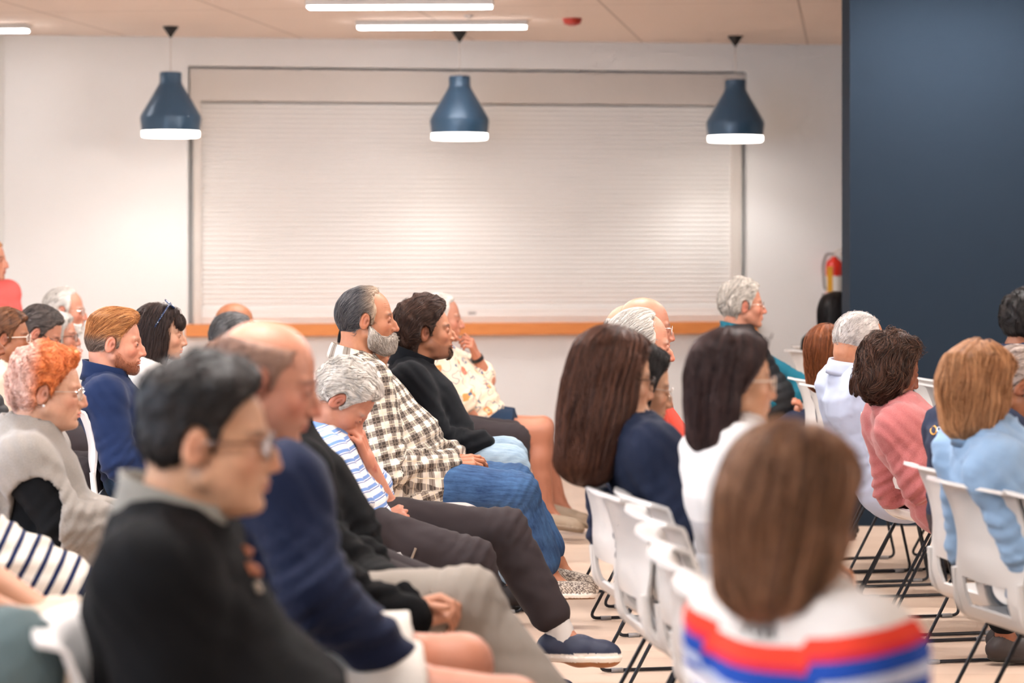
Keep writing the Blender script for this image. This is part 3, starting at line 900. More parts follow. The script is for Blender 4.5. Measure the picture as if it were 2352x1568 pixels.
        v, q = mesh_sdf(bot_f, lo-.03, hi+.03, cell, proj=1)
        me = mesh_arrays(B['name'], v-org, q); set_vec(me, 'puv', puv(v, True)); link(B['name'], me, B['mat'], root)
    if S.get('shoes'):
        for c in 'rl':
            shoe(J[c]['foot'], S['shoes'], root, org, lg, .005 if k == 0 else .008)
    if S.get('sock'):
        for c in 'rl':
            j = J[c]; hl, Rf = j['foot']; mb = MB(); up_ = unit(j['K']-j['A'])
            mb.tube([x-org for x in (j['A']+up_*.10*lg, j['A']+up_*.05*lg, j['A'], hl+Rf@V(.045, 0, .015)*lg)], [.052*lg, .047*lg, .044*lg, .042*lg], 16); mb.build('sock', S['sock'], root, True)
    S['_J'] = J; S['_root'] = root; S['_org'] = org; S['_O'] = O; S['_M'] = M; S['_P'] = P; S['_N'] = N; S['_hs'] = hs; S['_Fw'] = Fw; S['_Lf'] = Lf
    if S.get('chair'):
        cw = S['chair'] if isinstance(S['chair'], dict) else {}
        cc = P+Fw*cw.get('fw', .06)
        place_chair(cc[0], cc[1], yaw+math.radians(cw.get('yaw', 0)), cw.get('label'), cw.get('z', 0), cw.get('tilt', 0))
    return root
def foot_frame(A, T, K, Lf, lg):
    d = unit(T-A); side = unit(Lf-d*np.dot(Lf, d)); up = np.cross(d, side)
    if np.dot(up, K-A) < 0: up = -up; side = -side
    a = math.radians(24); fwd = d*math.cos(a)+up*math.sin(a); up = up*math.cos(a)-d*math.sin(a)
    R = np.stack([fwd, side, up], 1)
    return A-R@V(.040, 0, .048)*lg, R
def make_collar(cl, N, nk0, Fw, Lf, nr, off, mat, root, org, hs):
    """strip swept round the neck: shirt collar folds over, stand collar rises, crew neck is a ribbed roll"""
    kind = cl.get('kind', 'shirt' if cl.get('flare', 0) > .15 else 'stand')
    ax = unit(unit(nk0-N)*.55+UPZ*.6); f = unit(Fw-ax*np.dot(Fw, ax)); l = np.cross(ax, f)
    h = cl.get('h', .036); c = N+ax*cl.get('up', dict(crew=.014, stand=.032, shirt=.026)[kind])+f*.004
    r0 = nr+.008+off*(.30 if kind != 'stand' else .55)
    if kind == 'crew': prof = [(-.002, -.016), (.008, -.012), (.011, -.002), (.006, .007), (-.002, .008), (-.008, .002)]; op = 0; closed = True
    elif kind == 'stand': prof = [(.014, -.030), (.006, -.005), (.001, h*.5), (.002, h), (-.004, h+.001), (-.006, h*.5), (-.004, -.01)]; op = cl.get('open', .02)*9; closed = False
    else: prof = [(-.004, -.015), (-.003, h*.6), (.000, h), (.006, h+.002), (.013, h*.6), (.020, -.004), (.024, -.020), (.021, -.020), (.012, -.002), (.004, h*.5)]; op = .30; closed = False
    n = 48; vs = []; fs = []; m = len(prof)
    for i in range(n):
        t = (i/(n-1) if not closed else i/n); ph = op+(2*math.pi-2*op)*t
        cf, sf = math.cos(ph), math.sin(ph); fr = max(0, cf)
        for (dr, dz) in prof:
            rr = r0+dr; dz2 = dz
            if kind == 'shirt' and dz < 0 and dr > .015: dz2 = dz-.040*max(0, cf)**5
            z = dz2-.016*cf*(1.2 if kind != 'crew' else 1.7)-.006*fr
            vs.append(c+f*(rr*1.06*cf-.003)+l*rr*sf+ax*z)
    for i in range(n if closed else n-1):
        for k in range(m):
            a, b = i*m+k, i*m+(k+1) % m; j = (i+1) % n
            fs.append((a, b, j*m+(k+1) % m, j*m+k))
    if not closed: fs.append(tuple(range(m))); fs.append(tuple((n-1)*m+k for k in reversed(range(m))))
    mb = MB(); mb.add([v-org for v in vs], fs); o = mb.build('collar', cl.get('mat', mat), root, True, auto=False)
    uv = np.array([(.02+.001*(i % m), (i//m)*.0082, 5) for i in range(n*m)]); set_vec(o.data, 'puv', uv)
def shoe(fr, sh, root, org, lg, cell):
    heel, R = fr; fwd = R[:, 0]
    lw = sh.get('low', 0.0)
    def fn(p):
        q = ((p-heel.astype(f32))@R.astype(f32))/f32(lg)
        q = q.astype(f32)
        d = rcone(q, (.0, 0, .002), (.10, 0, -.004), .038, .042)
        d = smin(d, rcone(q, (.10, 0, -.010), (.175, 0, -.016), .044, .038), .03)
        d = smin(d, rcone(q, (.175, 0, -.016), (.200, .002, -.020), .037, .033), .02)
        d = smin(d, rcone(q, (.02, 0, .01), (.035, 0, .045-lw), .036, .037), .03)
        d = smax(d, (q[:, 2]-(.062-lw*1.2)-.0*q[:, 0]), .008)
        d = smax(d, -ell(q, (.030, 0, .075-lw*1.2), (.040, .031, .035)), .004)
        # sole
        so = smax(smax(np.maximum(d-.006, 0), q[:, 2]+.028, .004), -q[:, 2]-.048-sh.get('thick', 0), .004)
        body = smax(d, -(q[:, 2]+.040), .003)
        dd = np.where(q[:, 2] < -.026, np.minimum(smax(d-f32(.005), -(q[:, 2]+.048+sh.get('thick', 0)), .004), body), body)
        return dd*f32(lg)
    c = heel+fwd*.09*lg
    v, q = mesh_sdf(fn, c-.20, c+.20, cell, proj=1)
    if len(v) == 0: return
    ql = ((v-heel)@R)/lg
    col = np.tile(np.array(sh['c']), (len(v), 1)); z = ql[:, 2]
    if sh.get('lace') is not None:
        m = (ql[:, 0] > .055) & (ql[:, 0] < .125) & (np.abs(ql[:, 1]) < .022) & (z > 0) & (np.sin(ql[:, 0]*420) > .1)
        col[m] = sh['lace']
    if sh.get('weave') is not None:
        m = (np.sin(ql[:, 0]*520)*np.sin((ql[:, 2]+ql[:, 1])*520) > 0); col[m] = sh['weave']
    sole = z < sh.get('edge', -.026); col[sole] = sh['sole']
    if sh.get('tread') is not None: col[z < -.043+.012*(ql[:, 0] > 2)] = sh['tread']
    me = mesh_arrays('shoe', v-org, q); set_col(me, 'Col', col); link('shoe', me, MAT['shoe'], root)
def eyeglasses(gs, M, O, hs, root, org):
    fr = gs.get('c', MAT['frame_dark']); r = gs.get('r', .0013); w, h = gs.get('size', (.024, .019)); x0 = .103
    def tr(p): return (np.asarray(p)*hs)@M.T+O-org
    mb = MB(); lens = MB()
    for sd in (-1, 1):
        ring = []
        for i in range(24):
            t = 2*math.pi*i/24; cx = math.copysign(abs(math.cos(t))**.75, math.cos(t))*w; cz = math.copysign(abs(math.sin(t))**.75, math.sin(t))*h
            ring.append(tr((x0-.010*(abs(cx+.033)/.06)**2*1.2, sd*(.033+cx), .002+cz)))
        if gs.get('half'):
            top = ring[0:13]; mb.tube(top, r*hs, 6)
        elif not gs.get('rimless'): mb.tube(ring, r*hs, 6, closed=True)
        lens.add(ring, [tuple(range(24))])
        tp = [tr((x0-.012, sd*(.033+w), .010)), tr((x0-.022, sd*.0665, .011)), tr((.03, sd*.0775, .010)), tr((-.004, sd*.0795, .010)), tr((-.020, sd*.0790, -.010))]
        mb.tube(tp, [r*gs.get('temple', 1.3)*hs]*5, 6)
    mb.tube([tr((x0, -.010, .006)), tr((x0+.004, -.004, .010)), tr((x0+.004, .004, .010)), tr((x0, .010, .006))], r*hs, 6)
    o = mb.build('eyeglasses', fr, root, True)
    lens.build('lens', gs.get('lens', MAT['lens']), o)
# ------------------------------------------------------------------ materials of the room
def walls_mat(name, col, rough=.8):
    m, nt, b = nmat(name, col, rough, spec=.3); n = noise(nt, coords(nt), 60, 3); bump(nt, b, n.outputs['Fac'], .08, .002)
    n2 = noise(nt, coords(nt), .6, 2); nt.links.new(mix(nt, math_(nt, 'MULTIPLY', n2.outputs['Fac'], .10), tuple(col), tuple(np.array(col)*.93)), b.inputs['Base Color']); return m
MAT['wall'] = walls_mat('wall_paint', (.91, .91, .915)); MAT['shutter'] = nmat('shutter_paint', (.88, .865, .85), .38)[0]
MAT['steel_frame'] = nmat('shutter_frame_paint', (.74, .69, .65), .4)[0]
MAT['navy'] = walls_mat('navy_paint', tuple(hexc(22, 35, 48)), .9)
m, nt, b = nmat('ceiling_tile', (.8, .64, .54), .85, spec=.2); co = coords(nt); s = sep(nt, co)
st = noise(nt, co, 14, 3, stretch=(.12, 1.6, 1)); col = mix(nt, st.outputs['Fac'], (.90, .76, .67), (.83, .69, .60))  # peach tint carries the warm light bounced up from the floor
gx = math_(nt, 'LESS_THAN', math_(nt, 'FRACT', math_(nt, 'ADD', math_(nt, 'DIVIDE', s[0], 1.16), .5)), .014)
gy = math_(nt, 'LESS_THAN', math_(nt, 'FRACT', math_(nt, 'DIVIDE', s[1], 2.6)), .006)
col = mix(nt, math_(nt, 'MULTIPLY', math_(nt, 'MAXIMUM', gx, gy), .55), col, (.40, .30, .24)); nt.links.new(col, b.inputs['Base Color']); MAT['ceiling'] = m
m, nt, b = nmat('floor_planks', (.7, .5, .4), .33, spec=.45); co = coords(nt)
br = nd(nt, 'ShaderNodeTexBrick'); br.offset = .37; br.inputs['Scale'].default_value = 1.0; br.inputs['Mortar Size'].default_value = .0012; br.inputs['Brick Width'].default_value = 1.25; br.inputs['Row Height'].default_value = .15
br.inputs['Color1'].default_value = (.76, .59, .47, 1); br.inputs['Color2'].default_value = (.66, .49, .375, 1); br.inputs['Mortar'].default_value = (.42, .29, .21, 1)
nt.links.new(co, br.inputs['Vector']); n1 = noise(nt, co, 5, 5, .6, (.7, 14, 1)); n2 = noise(nt, co, 30, 3, .6, (.5, 10, 1))
col = mix(nt, n1.outputs['Fac'], br.outputs['Color'], (.60, .43, .32), 'MIX'); col = mix(nt, .55, br.outputs['Color'], col)
col = mix(nt, math_(nt, 'MULTIPLY', n2.outputs['Fac'], .22), col, (.50, .35, .26)); nt.links.new(col, b.inputs['Base Color']); bump(nt, b, n2.outputs['Fac'], .08, .001); MAT['floor'] = m
m, nt, b = nmat('orange_oak', (.8, .35, .12), .45); n = noise(nt, coords(nt), 8, 4, stretch=(.4, 6, 9)); nt.links.new(mix(nt, n.outputs['Fac'], tuple(hexc(240, 158, 92)), tuple(hexc(214, 128, 66))), b.inputs['Base Color']); MAT['oak'] = m
MAT['white_plastic'] = nmat('white_plastic', (.68, .655, .635), .32)[0]
MAT['black_steel'] = nmat('black_steel', (.012, .013, .018), .35, .3)[0]
MAT['black'] = nmat('black_paint', (.008, .008, .009), .5)[0]
MAT['lamp_blue'] = nmat('lamp_blue_enamel', tuple(hexc(62, 92, 120)), .3, .1)[0]
MAT['cord'] = nmat('white_cord', (.8, .74, .7), .6)[0]
MAT['red'] = nmat('red_enamel', tuple(hexc(215, 45, 28)), .3)[0]
MAT['darkred'] = nmat('alarm_red', tuple(hexc(200, 60, 40)), .4)[0]
MAT['yellow'] = nmat('yellow_tag', tuple(hexc(232, 172, 50)), .5)[0]
MAT['grey'] = nmat('grey_rubber', (.25, .24, .24), .5)[0]
MAT['label'] = nmat('white_label', (.8, .78, .74), .5)[0]
def emis(name, c, s):
    m = bpy.data.materials.new(name); m.use_nodes = True; nt = m.node_tree; nt.nodes.clear()
    e = nt.nodes.new('ShaderNodeEmission'); e.inputs[0].default_value = (*c, 1); e.inputs[1].default_value = s; o = nt.nodes.new('ShaderNodeOutputMaterial'); nt.links.new(e.outputs[0], o.inputs[0]); return m
MAT['tube'] = emis('lit_diffuser', (1, .965, .95), 22); MAT['bulb'] = emis('lit_pendant_diffuser', (1, .90, .80), 10)
MAT['paper'] = nmat('paper', (.86, .84, .82), .7)[0]
# ------------------------------------------------------------------ room shell
def struct(o): o['kind'] = 'structure'; return o
TX, TY = unit(V(1, .147, 0))[:2]; TW = V(TX, TY, 0); NW = V(TY, -TX, 0)          # along the far wall; out of it towards the camera
W0 = V(.32, 17.1, 0)
def wall_x(px):       # distance along the far wall of a photo column
    k = (px-CX)/F_PX; return (k*W0[1]-W0[0])/(TX-k*TY)
def WP(u, n, z): return W0+TW*u+NW*n+UPZ*z
def wbox(mb, u0, u1, n0, n1, z0, z1):
    p = [WP(u, n, z) for u in (u0, u1) for n in (n0, n1) for z in (z0, z1)]
    mb.add(p, [(0,1,3,2),(4,6,7,5),(0,4,5,1),(2,3,7,6),(0,2,6,4),(1,5,7,3)])
CEIL = 2.86
uL, uR = wall_x(432), wall_x(1717); uC = wall_x(11); uE = 9.0
zT, zS = 2.66, .872
mb = MB(); mb.box((-9, -.6, -.05), (10, 20, 0)); struct(mb.build('floor', MAT['floor']))
mb = MB(); mb.box((-12, -16, 0), (12, 7.2, .05)); o = struct(mb.build('ceiling', MAT['ceiling'])); o.rotation_euler = (0, 0, -.139)
o.location = at(1280, 95, 325)*np.array([1, 1, 0])+np.array([0, 0, CEIL])
mb = MB()
wbox(mb, uC, uL, -.15, 0, 0, CEIL); wbox(mb, uR, uE, -.15, 0, 0, CEIL); wbox(mb, uL, uR, -.15, 0, zT, CEIL); wbox(mb, uL, uR, -.15, 0, 0, zS-.03)
wbox(mb, uL-.01, uR+.01, -.30, -.14, zS-.1, zT+.05)
struct(mb.build('wall_back', MAT['wall']))
mb = MB(); c0 = WP(uC, 0, 0)
ld = V(-.02, -1, 0); 
def lbox(mb, a, b, t0, t1, z0, z1):
    nl = V(-1, .02, 0); p = [c0+ld*x+nl*t+UPZ*z for x in (a, b) for t in (t0, t1) for z in (z0, z1)]
    mb.add(p, [(0,1,3,2),(4,6,7,5),(0,4,5,1),(2,3,7,6),(0,2,6,4),(1,5,7,3)])
lbox(mb, -.1, 5.5, 0, .12, 0, CEIL); lbox(mb, 5.5, 15.5, 0, .12, 0, .5); lbox(mb, 5.5, 15.5, 0, .12, 2.6, CEIL)
struct(mb.build('wall_left', MAT['wall']))
mb = MB()
for x in (5.5, 8.0, 10.5, 13.0, 15.44): lbox(mb, x, x+.06, -.02, .08, .5, 2.6)
lbox(mb, 5.5, 15.5, -.04, .08, .46, .52); lbox(mb, 5.5, 15.5, -.02, .08, 2.57, 2.62)
o = struct(mb.build('assumed_window_1', MAT['steel_frame']))  # assumed window and opening, out of view on the left
nx = (1952-CX)/F_PX*12.3
mb = MB(); mb.box((nx, 12.3, 0), (9, 12.6, CEIL)); struct(mb.build('wall_right', MAT['navy']))
mb = MB(); wbox(mb, uC, uL+2.0, 0, .015, 0, .10); wbox(mb, uL+2.0, uE, 0, .015, 0, .10); struct(mb.build('baseboard_back', MAT['wall']))
# roller shutter
root = empty('roller_shutter', WP((uL+uR)/2, -.08, zS), 'wide pale roller shutter closed over the serving hatch in the far wall', 'shutter')
ro = V(*root.location)
def wall_part(name, mat, boxes, parent, ro_, bevel=0):
    mb = MB()
    for bx in boxes: wbox(mb, *bx)
    mb.v = [tuple(np.array(p)-ro_) for p in mb.v]; return mb.build(name, mat, parent, bevel=bevel)
zH = 2.42; gl, gr = wall_x(463), wall_x(1683)
wall_part('shutter_hood', MAT['steel_frame'], [(uL+.01, uR-.01, -.12, -.03, zH, zT-.015)], root, ro, .004)
wall_part('guide_rail', MAT['steel_frame'], [(uL+.035, gl, -.12, -.035, zS, zH)], root, ro, .004)
wall_part('guide_rail', MAT['steel_frame'], [(gr, uR-.035, -.12, -.035, zS, zH)], root, ro, .004)
mb = MB(); z = zS+.10; prof = []
i = 0
while z < zH-.01:
    hh = .0335
    for t, dn in ((0, .0), (.10, .006), (.5, .0105), (.9, .006)): prof.append((z+hh*t, -.085+dn))
    z += hh
prof.append((z, -.085))
vs = []; fs = []
for (zz, n_) in prof: vs += [WP(gl, n_, min(zz, zH+.01))-ro, WP(gr, n_, min(zz, zH+.01))-ro]
for i in range(len(prof)-1): fs.append((2*i, 2*i+1, 2*i+3, 2*i+2))
mb.add(vs, fs); mb.build('curtain', MAT['shutter'], root)
wall_part('bottom_rail', MAT['shutter'], [(gl, gr, -.10, -.060, zS+.001, zS+.104), (gl, gr, -.10, -.052, zS+.03, zS+.06)], root, ro, .004)
wall_part('lock_label', MAT['grey'], [(wall_x(1078), wall_x(1096), -.06, -.0585, zS+.06, zS+.075)], root, ro)
sill = wall_part('window_ledge', MAT['oak'], [(uL-.02, uR+.05, -.13, .10, zS-.082, zS)], None, 0, .004)
tag(sill, 'long orange wooden counter ledge under the closed roller shutter', 'ledge')
# pendants
pend_labels = ['dark blue bell pendant lamp, leftmost of the three, near the shutter corner', 'blue bell pendant lamp in the middle, hanging in front of the roller shutter', 'dark blue bell pendant lamp, rightmost of the three, by the navy wall']
pm = None
for i, (px, py, s) in enumerate(((392, 60, 349), (1055.5, 75, 341), (1689, 87, 333.5))):
    p = at(px, py, s); base = V(p[0], p[1], CEIL)
    if pm is None:
        mb = MB(); mb.lathe([(.052, 0), (.052, -.004), (.004, -.074)], n=32); a = mb
        mb = MB(); mb.tube([(0, 0, -.07), (0, 0, -.31)], .004, 8); c = mb
        mb = MB(); mb.lathe([(.0, -.300), (.066, -.300), (.072, -.306), (.072, -.365), (.080, -.385), (.196, -.585), (.200, -.605), (.190, -.690), (.186, -.690), (.196, -.605), (.192, -.590), (.076, -.39), (.068, -.365), (.068, -.31), (0, -.305)], n=56, cap=False); d = mb
        mb = MB(); mb.lathe([(.0, -.682), (.186, -.682), (.1885, -.690), (.1885, -.722), (.180, -.727), (.0, -.729)], n=48, cap=False); e = mb
        pm = [x.build('tmp', m_, None, True).data for x, m_ in ((a, MAT['black']), (c, MAT['cord']), (d, MAT['lamp_blue']), (e, MAT['bulb']))]
        for o in [o for o in bpy.data.objects if o.name.startswith('tmp')]: bpy.data.objects.remove(o)
    r = empty('pendant_lamp', base, pend_labels[i], 'lamp', 'bell pendant lamps along the far wall')
    for nm, me in zip(('ceiling_cone', 'cord', 'lamp_shade', 'diffuser'), pm):
        o = bpy.data.objects.new(nm, me); C.objects.link(o); o.parent = r
    L = bpy.data.lights.new('pendant_glow', 'SPOT'); L.energy = 17; L.color = (1, .965, .93); L.spot_size = 2.5; L.spot_blend = .5; L.shadow_soft_size = .12
    lo = bpy.data.objects.new('pendant_glow', L); C.objects.link(lo); lo.location = (0, 0, -.74); lo.parent = r
# linear ceiling lights: housing and lit diffuser; seen ones first, the unseen ones over the seats are assumed
g1 = V(math.sin(.139), math.cos(.139), 0); g0 = V(math.cos(.139), -math.sin(.139), 0)
def strip(c, label, lamp):
    r = empty('linear_light', (c[0], c[1], CEIL), label, 'light', 'linear ceiling lights', yaw=-.045)
    mb = MB(); mb.box((-.55, -.06, -.035), (.55, .06, .0)); mb.build('housing', MAT['white_plastic'], r, bevel=.004)
    mb = MB(); mb.box((-.54, -.05, -.050), (.54, .05, -.034)); mb.build('diffuser', MAT['tube'], r, bevel=.006)
    if lamp:
        L = bpy.data.lights.new('assumed_tube_light', 'AREA'); L.shape = 'RECTANGLE'; L.size = 1.06; L.size_y = .1; L.energy = lamp; L.color = (1, .965, .94)  # lamp of the assumed fixtures only
        o = bpy.data.objects.new('assumed_tube_light', L); C.objects.link(o); o.location = (0, 0, -.056); o.parent = r
m0 = at(1015, 48, 358)
strip(m0, 'lit linear ceiling light above the middle pendant', 0)
strip(m0-g1*1.36-g0*.02, 'lit linear ceiling light cut by the top edge of the picture', 0)
strip(V(*(at(65, 57, 352)-V(.54, 0, 0))), 'lit linear ceiling light at the left edge of the picture', 0)
for (ox, oy) in ((-3.2, -3.4), (0, -3.4), (3.2, -3.4), (-1.6, -5.6), (1.6, -5.6), (4.2, -5.6), (-2.6, -8.0), (0, -8.0), (2.6, -8.0), (-1.3, -10.6), (1.3, -10.6), (-2.0, -13.0), (1.0, -13.0)):
    c = m0+g1*oy+g0*ox; strip(c, 'assumed lit linear ceiling light over the seats, above the picture', 42)
# alarm and detector
p = at(1314, 45, 362); mb = MB(); mb.lathe([(.062, 0), (.062, -.006), (.052, -.034), (.020, -.045), (0, -.045)], n=28)
o = mb.build('fire_alarm', MAT['darkred'], None, True); o.location = (p[0], p[1], CEIL); tag(o, 'red round fire alarm on the ceiling right of the linear light', 'alarm')
p = at(1077, 34, 368); mb = MB(); mb.lathe([(.030, 0), (.030, -.008), (.018, -.020), (.006, -.028), (0, -.028)], n=20)
o = mb.build('sprinkler', MAT['steel_frame'], None, True); o.location = (p[0], p[1], CEIL); tag(o, 'small ceiling sprinkler just behind the linear light', 'sprinkler')
# extinguisher
u = wall_x(1908); r = empty('fire_extinguisher', WP(u, .09, 1.0), 'red fire extinguisher with yellow tag on the white wall beside the navy wall', 'fire extinguisher'); 
mb = MB(); mb.lathe([(0, 0), (.055, 0), (.062, .01), (.062, .27), (.055, .30), (.025, .325), (.02, .34)], n=32); o = mb.build('cylinder', MAT['red'], r, True)
mb = MB(); mb.lathe([(.0625, .08), (.0632, .08), (.0632, .20), (.0625, .20)], n=32, cap=False); mb.build('label', MAT['label'], r, True)
mb = MB(); mb.box((-.018, -.018, .335), (.018, .018, .375)); mb.tube([(0, 0, .37), (.035, -.02, .39), (.10, -.03, .375)], .008, 8); mb.tube([(0, 0, .36), (.04, -.02, .355), (.085, -.03, .34)], .007, 8); mb.build('handle', MAT['steel_frame'], r)
mb = MB(); mb.tube(round_path([(0, -.01, .355), (-.06, -.02, .36), (-.085, -.02, .28), (-.075, -.02, .12), (-.06, -.02, .10)], .05), .009, 10); mb.build('hose', MAT['grey'], r, True)
mb = MB(); mb.box((-.058, -.0655, .085), (-.020, -.060, .265)); mb.build('tag', MAT['yellow'], r)
mb = MB(); mb.box((-.082, -.01, -.01), (-.062, .03, .07)); mb.build('bracket', MAT['black'], r)
# ------------------------------------------------------------------ chairs
def shell(P, th, hole=None):
    P = np.asarray(P); nu, nv, _ = P.shape
    du = np.gradient(P, axis=0); dv = np.gradient(P, axis=1); n = np.cross(du, dv); n /= np.linalg.norm(n, axis=2, keepdims=True)+1e-9
    A = (P+n*th/2).reshape(-1, 3); B = (P-n*th/2).reshape(-1, 3); off = nu*nv; fs = []
    ok = [[not (hole and hole(i, j)) for j in range(nv-1)] for i in range(nu-1)]
    I = lambda i, j: i*nv+j
    for i in range(nu-1):
        for j in range(nv-1):
            if not ok[i][j]: continue
            fs.append((I(i, j), I(i+1, j), I(i+1, j+1), I(i, j+1))); fs.append((off+I(i, j), off+I(i, j+1), off+I(i+1, j+1), off+I(i+1, j)))
            for (a, b_, ni, nj) in (((i, j), (i, j+1), i-1, j), ((i+1, j+1), (i+1, j), i+1, j), ((i+1, j), (i, j), i, j-1), ((i, j+1), (i+1, j+1), i, j+1)):
                if ni < 0 or nj < 0 or ni >= nu-1 or nj >= nv-1 or not ok[ni][nj]:
                    fs.append((I(*a), I(*b_), off+I(*b_), off+I(*a)))
    return list(A)+list(B), fs
def crv(t, pts):
    pts = np.array(pts); return [np.interp(t, pts[:, 0], pts[:, k]) for k in range(1, pts.shape[1])]
def smooth_interp(ts, pts):
    pts = np.array(pts, float); x = pts[:, 0]; m = np.gradient(pts[:, 1:], x, axis=0); out = []
    for t in ts:
        i = min(max(np.searchsorted(x, t)-1, 0), len(x)-2); h = x[i+1]-x[i]; u = (t-x[i])/h
        out.append((2*u**3-3*u*u+1)*pts[i, 1:]+(u**3-2*u*u+u)*h*m[i]+(-2*u**3+3*u*u)*pts[i+1, 1:]+(u**3-u*u)*h*m[i+1])
    return np.array(out)
def chair_meshes():
    out = {}
    nu, nv = 25, 30
    # side line of the back: v, x, z, half width
    ln = smooth_interp(np.linspace(0, 1, nv), [(0, -.150, .466, .160), (.07, -.188, .474, .166), (.16, -.212, .520, .174), (.34, -.222, .596, .182), (.60, -.222, .696, .192), (.85, -.250, .794, .203), (.95, -.270, .829, .208), (1, -.302, .838, .212)])
    P = np.zeros((nu, nv, 3))
    for i, a in enumerate(np.linspace(-1, 1, nu)):
        for j in range(nv):
            x, z, w = ln[j]; v = j/(nv-1); bow = .040*sstep(.1, .5, v)*(1-a*a)
            P[i, j] = (x-bow+.040*sstep(.1, .5, v)*.35, a*w, z-.006*sstep(.9, 1, v)*a*a)
    hole = lambda i, j: 4 <= i < nu-5 and 4 <= j < 9
    vs, fs = shell(P, .009, hole); mb = MB(); mb.add(vs, fs); out['backrest'] = (mb, MAT['white_plastic'])
    nx_, ny_ = 16, 17; P = np.zeros((nx_, ny_, 3))
    for i, tx in enumerate(np.linspace(0, 1, nx_)):
        for j, a in enumerate(np.linspace(-1, 1, ny_)):
            w = .196+.018*math.sin(math.pi*min(tx*1.1, 1)); x = -.185+.41*tx; r_ = (1-(abs(a))**4*.06)
            P[i, j] = (x*r_ if tx > .5 else x, a*w, .478-.012*(1-a*a)*math.sin(math.pi*tx)-.030*max(0, tx-.82)/.18*max(0, tx-.82)/.18+.006*abs(a)**3)
    vs, fs = shell(P, .012); mb = MB(); mb.add(vs, fs)
    out['seat'] = (mb, MAT['white_plastic'])
    for nm, sd in (('side_rail', -1), ('side_rail', 1)):
        mb = MB(); y = sd*.200
        pts = round_path([(-.222, sd*.178, .600), (-.212, y*.90, .500), (-.150, y*.95, .462), (.05, y, .460), (.18, y*.97, .466)], .05, 6)
        n = len(pts); mb.tube(pts, [.011+.004*math.sin(math.pi*i/(n-1)) for i in range(n)], 8); out[(nm, sd)] = (mb, MAT['white_plastic'])
        mb = MB(); y2 = sd*.192
        pts = round_path([(.02, sd*.15, .458), (.0, y2, .455), (-.245, y2*1.08, .0075), (.225, y2*1.08, .0075), (.120, y2, .455), (.10, sd*.15, .458)], .035, 6)
        mb.tube(pts, .0062, 8); out[('leg_frame', sd)] = (mb, MAT['black_steel'])
        for gx in (-.20, .15):
            mb = MB(); mb.box((gx, y2*1.08-.010, 0.0), (gx+.04, y2*1.08+.010, .014)); out[('glide', sd, gx)] = (mb, MAT['grey'])
    mb = MB(); mb.tube([(.05, -.16, .454), (.05, .16, .454)], .006, 8); out['cross_bar'] = (mb, MAT['black_steel'])
    res = []
    for k, (mb, mt) in out.items():
        nm = k if isinstance(k, str) else k[0]
        o = mb.build(nm, mt, None, True); res.append((nm, o.data)); bpy.data.objects.remove(o)
    return res
CH = chair_meshes(); chair_n = []
def place_chair(x, y, yaw, label, z=0, tilt=0):
    r = empty('stacking_chair', (x, y, z), label or 'white plastic chair with black wire legs, mostly hidden under a seated person', 'chair', 'white plastic chairs in rows', yaw)
    for nm, me in CH:
        o = bpy.data.objects.new(nm, me); C.objects.link(o); o.parent = r
        if nm == 'leg_frame': o['label'] = 'black wire leg frame'
    chair_n.append(r); return r
def chair_tip(px, s, yaw_deg, label, dx=.30):
    """px: photo column of the back rim's near end"""
    p = at(px, 1000, s); a = math.radians(yaw_deg)
    c, sn = math.cos(a), math.sin(a); off = V(-dx*c+.212*sn, -dx*sn-.212*c, 0)
    return place_chair(p[0]-off[0], p[1]-off[1], a, label)
# ------------------------------------------------------------------ the audience
SK = {k: v*np.array([.61, .575, .53]) for k, v in dict(fair=hexc(232, 178, 150), pink=hexc(236, 168, 142), tan=hexc(200, 134, 100), warm=hexc(218, 152, 118), deep=hexc(165, 102, 70), asian=hexc(240, 188, 154)).items()}
def HC(a, b): return dict(c0=hexc(*a), c1=hexc(*b))
BLACK = HC((10, 8, 8), (36, 29, 28)); DARK = HC((30, 20, 17), (84, 58, 46)); BROWN = HC((62, 36, 24), (132, 86, 56)); WHITE = HC((166, 158, 150), (226, 219, 210)); GREY = HC((96, 90, 86), (188, 180, 172))
AUB = HC((40, 22, 18), (110, 70, 52)); GING = HC((120, 66, 34), (214, 150, 92)); RED = HC((176, 84, 38), (238, 140, 78)); BLOND = HC((140, 92, 58), (226, 170, 122)); LBROWN = HC((70, 44, 30), (158, 112, 80)); RBROWN = HC((78, 38, 20), (160, 92, 52))
def face(skin, **k):
    d = dict(skin=SK[skin] if isinstance(skin, str) else skin, browc=hexc(60, 44, 36), brow=.75); d.update(k); return d
def short(c, **k): d = dict(c, t=.007, top=.012, flow='back', len=.040, curl=.2, box=((-.14, -.11, -.12), (.13, .11, .17))); d.update(k); return d
def longh(c, L=.24, r=.10, drift=.03, fx0=.03, fx1=.06, **k):
    cu = curt((-.015, 0, .055), (-.03-drift, 0, -L), [(0, .0, .085, .078), (.3, .0, r*.90, .088), (.6, 0, r*.82, .095), (1, .0, r*.62, .085)], [-.4, -.1, 0, .05, .08, .14], [fx0-.02, fx0, fx0+.005, fx0+.02, fx1, .11], k.pop('fw', .060), k.pop('face', True))
    d = dict(c, t=.012, top=.016, flow='down', cover=1, len=.20, curl=.10, curt=cu, S=12, off=.008, jit=.06, w=.0012, box=((-.20, -.15, -L-.08), (.15, .15, .18)), n=1800, side=.004, px=.02); d.update(k); return d
def bob(c, L=.10, **k): 
    k.setdefault('r', .105); k.setdefault('drift', .0); return longh(c, L, **k)
NAVY = hexc(24, 34, 58); C_ = {}
def cl(n, *a, **k):
    if n not in C_: C_[n] = cloth(n, *a, **k)
    return C_[n]
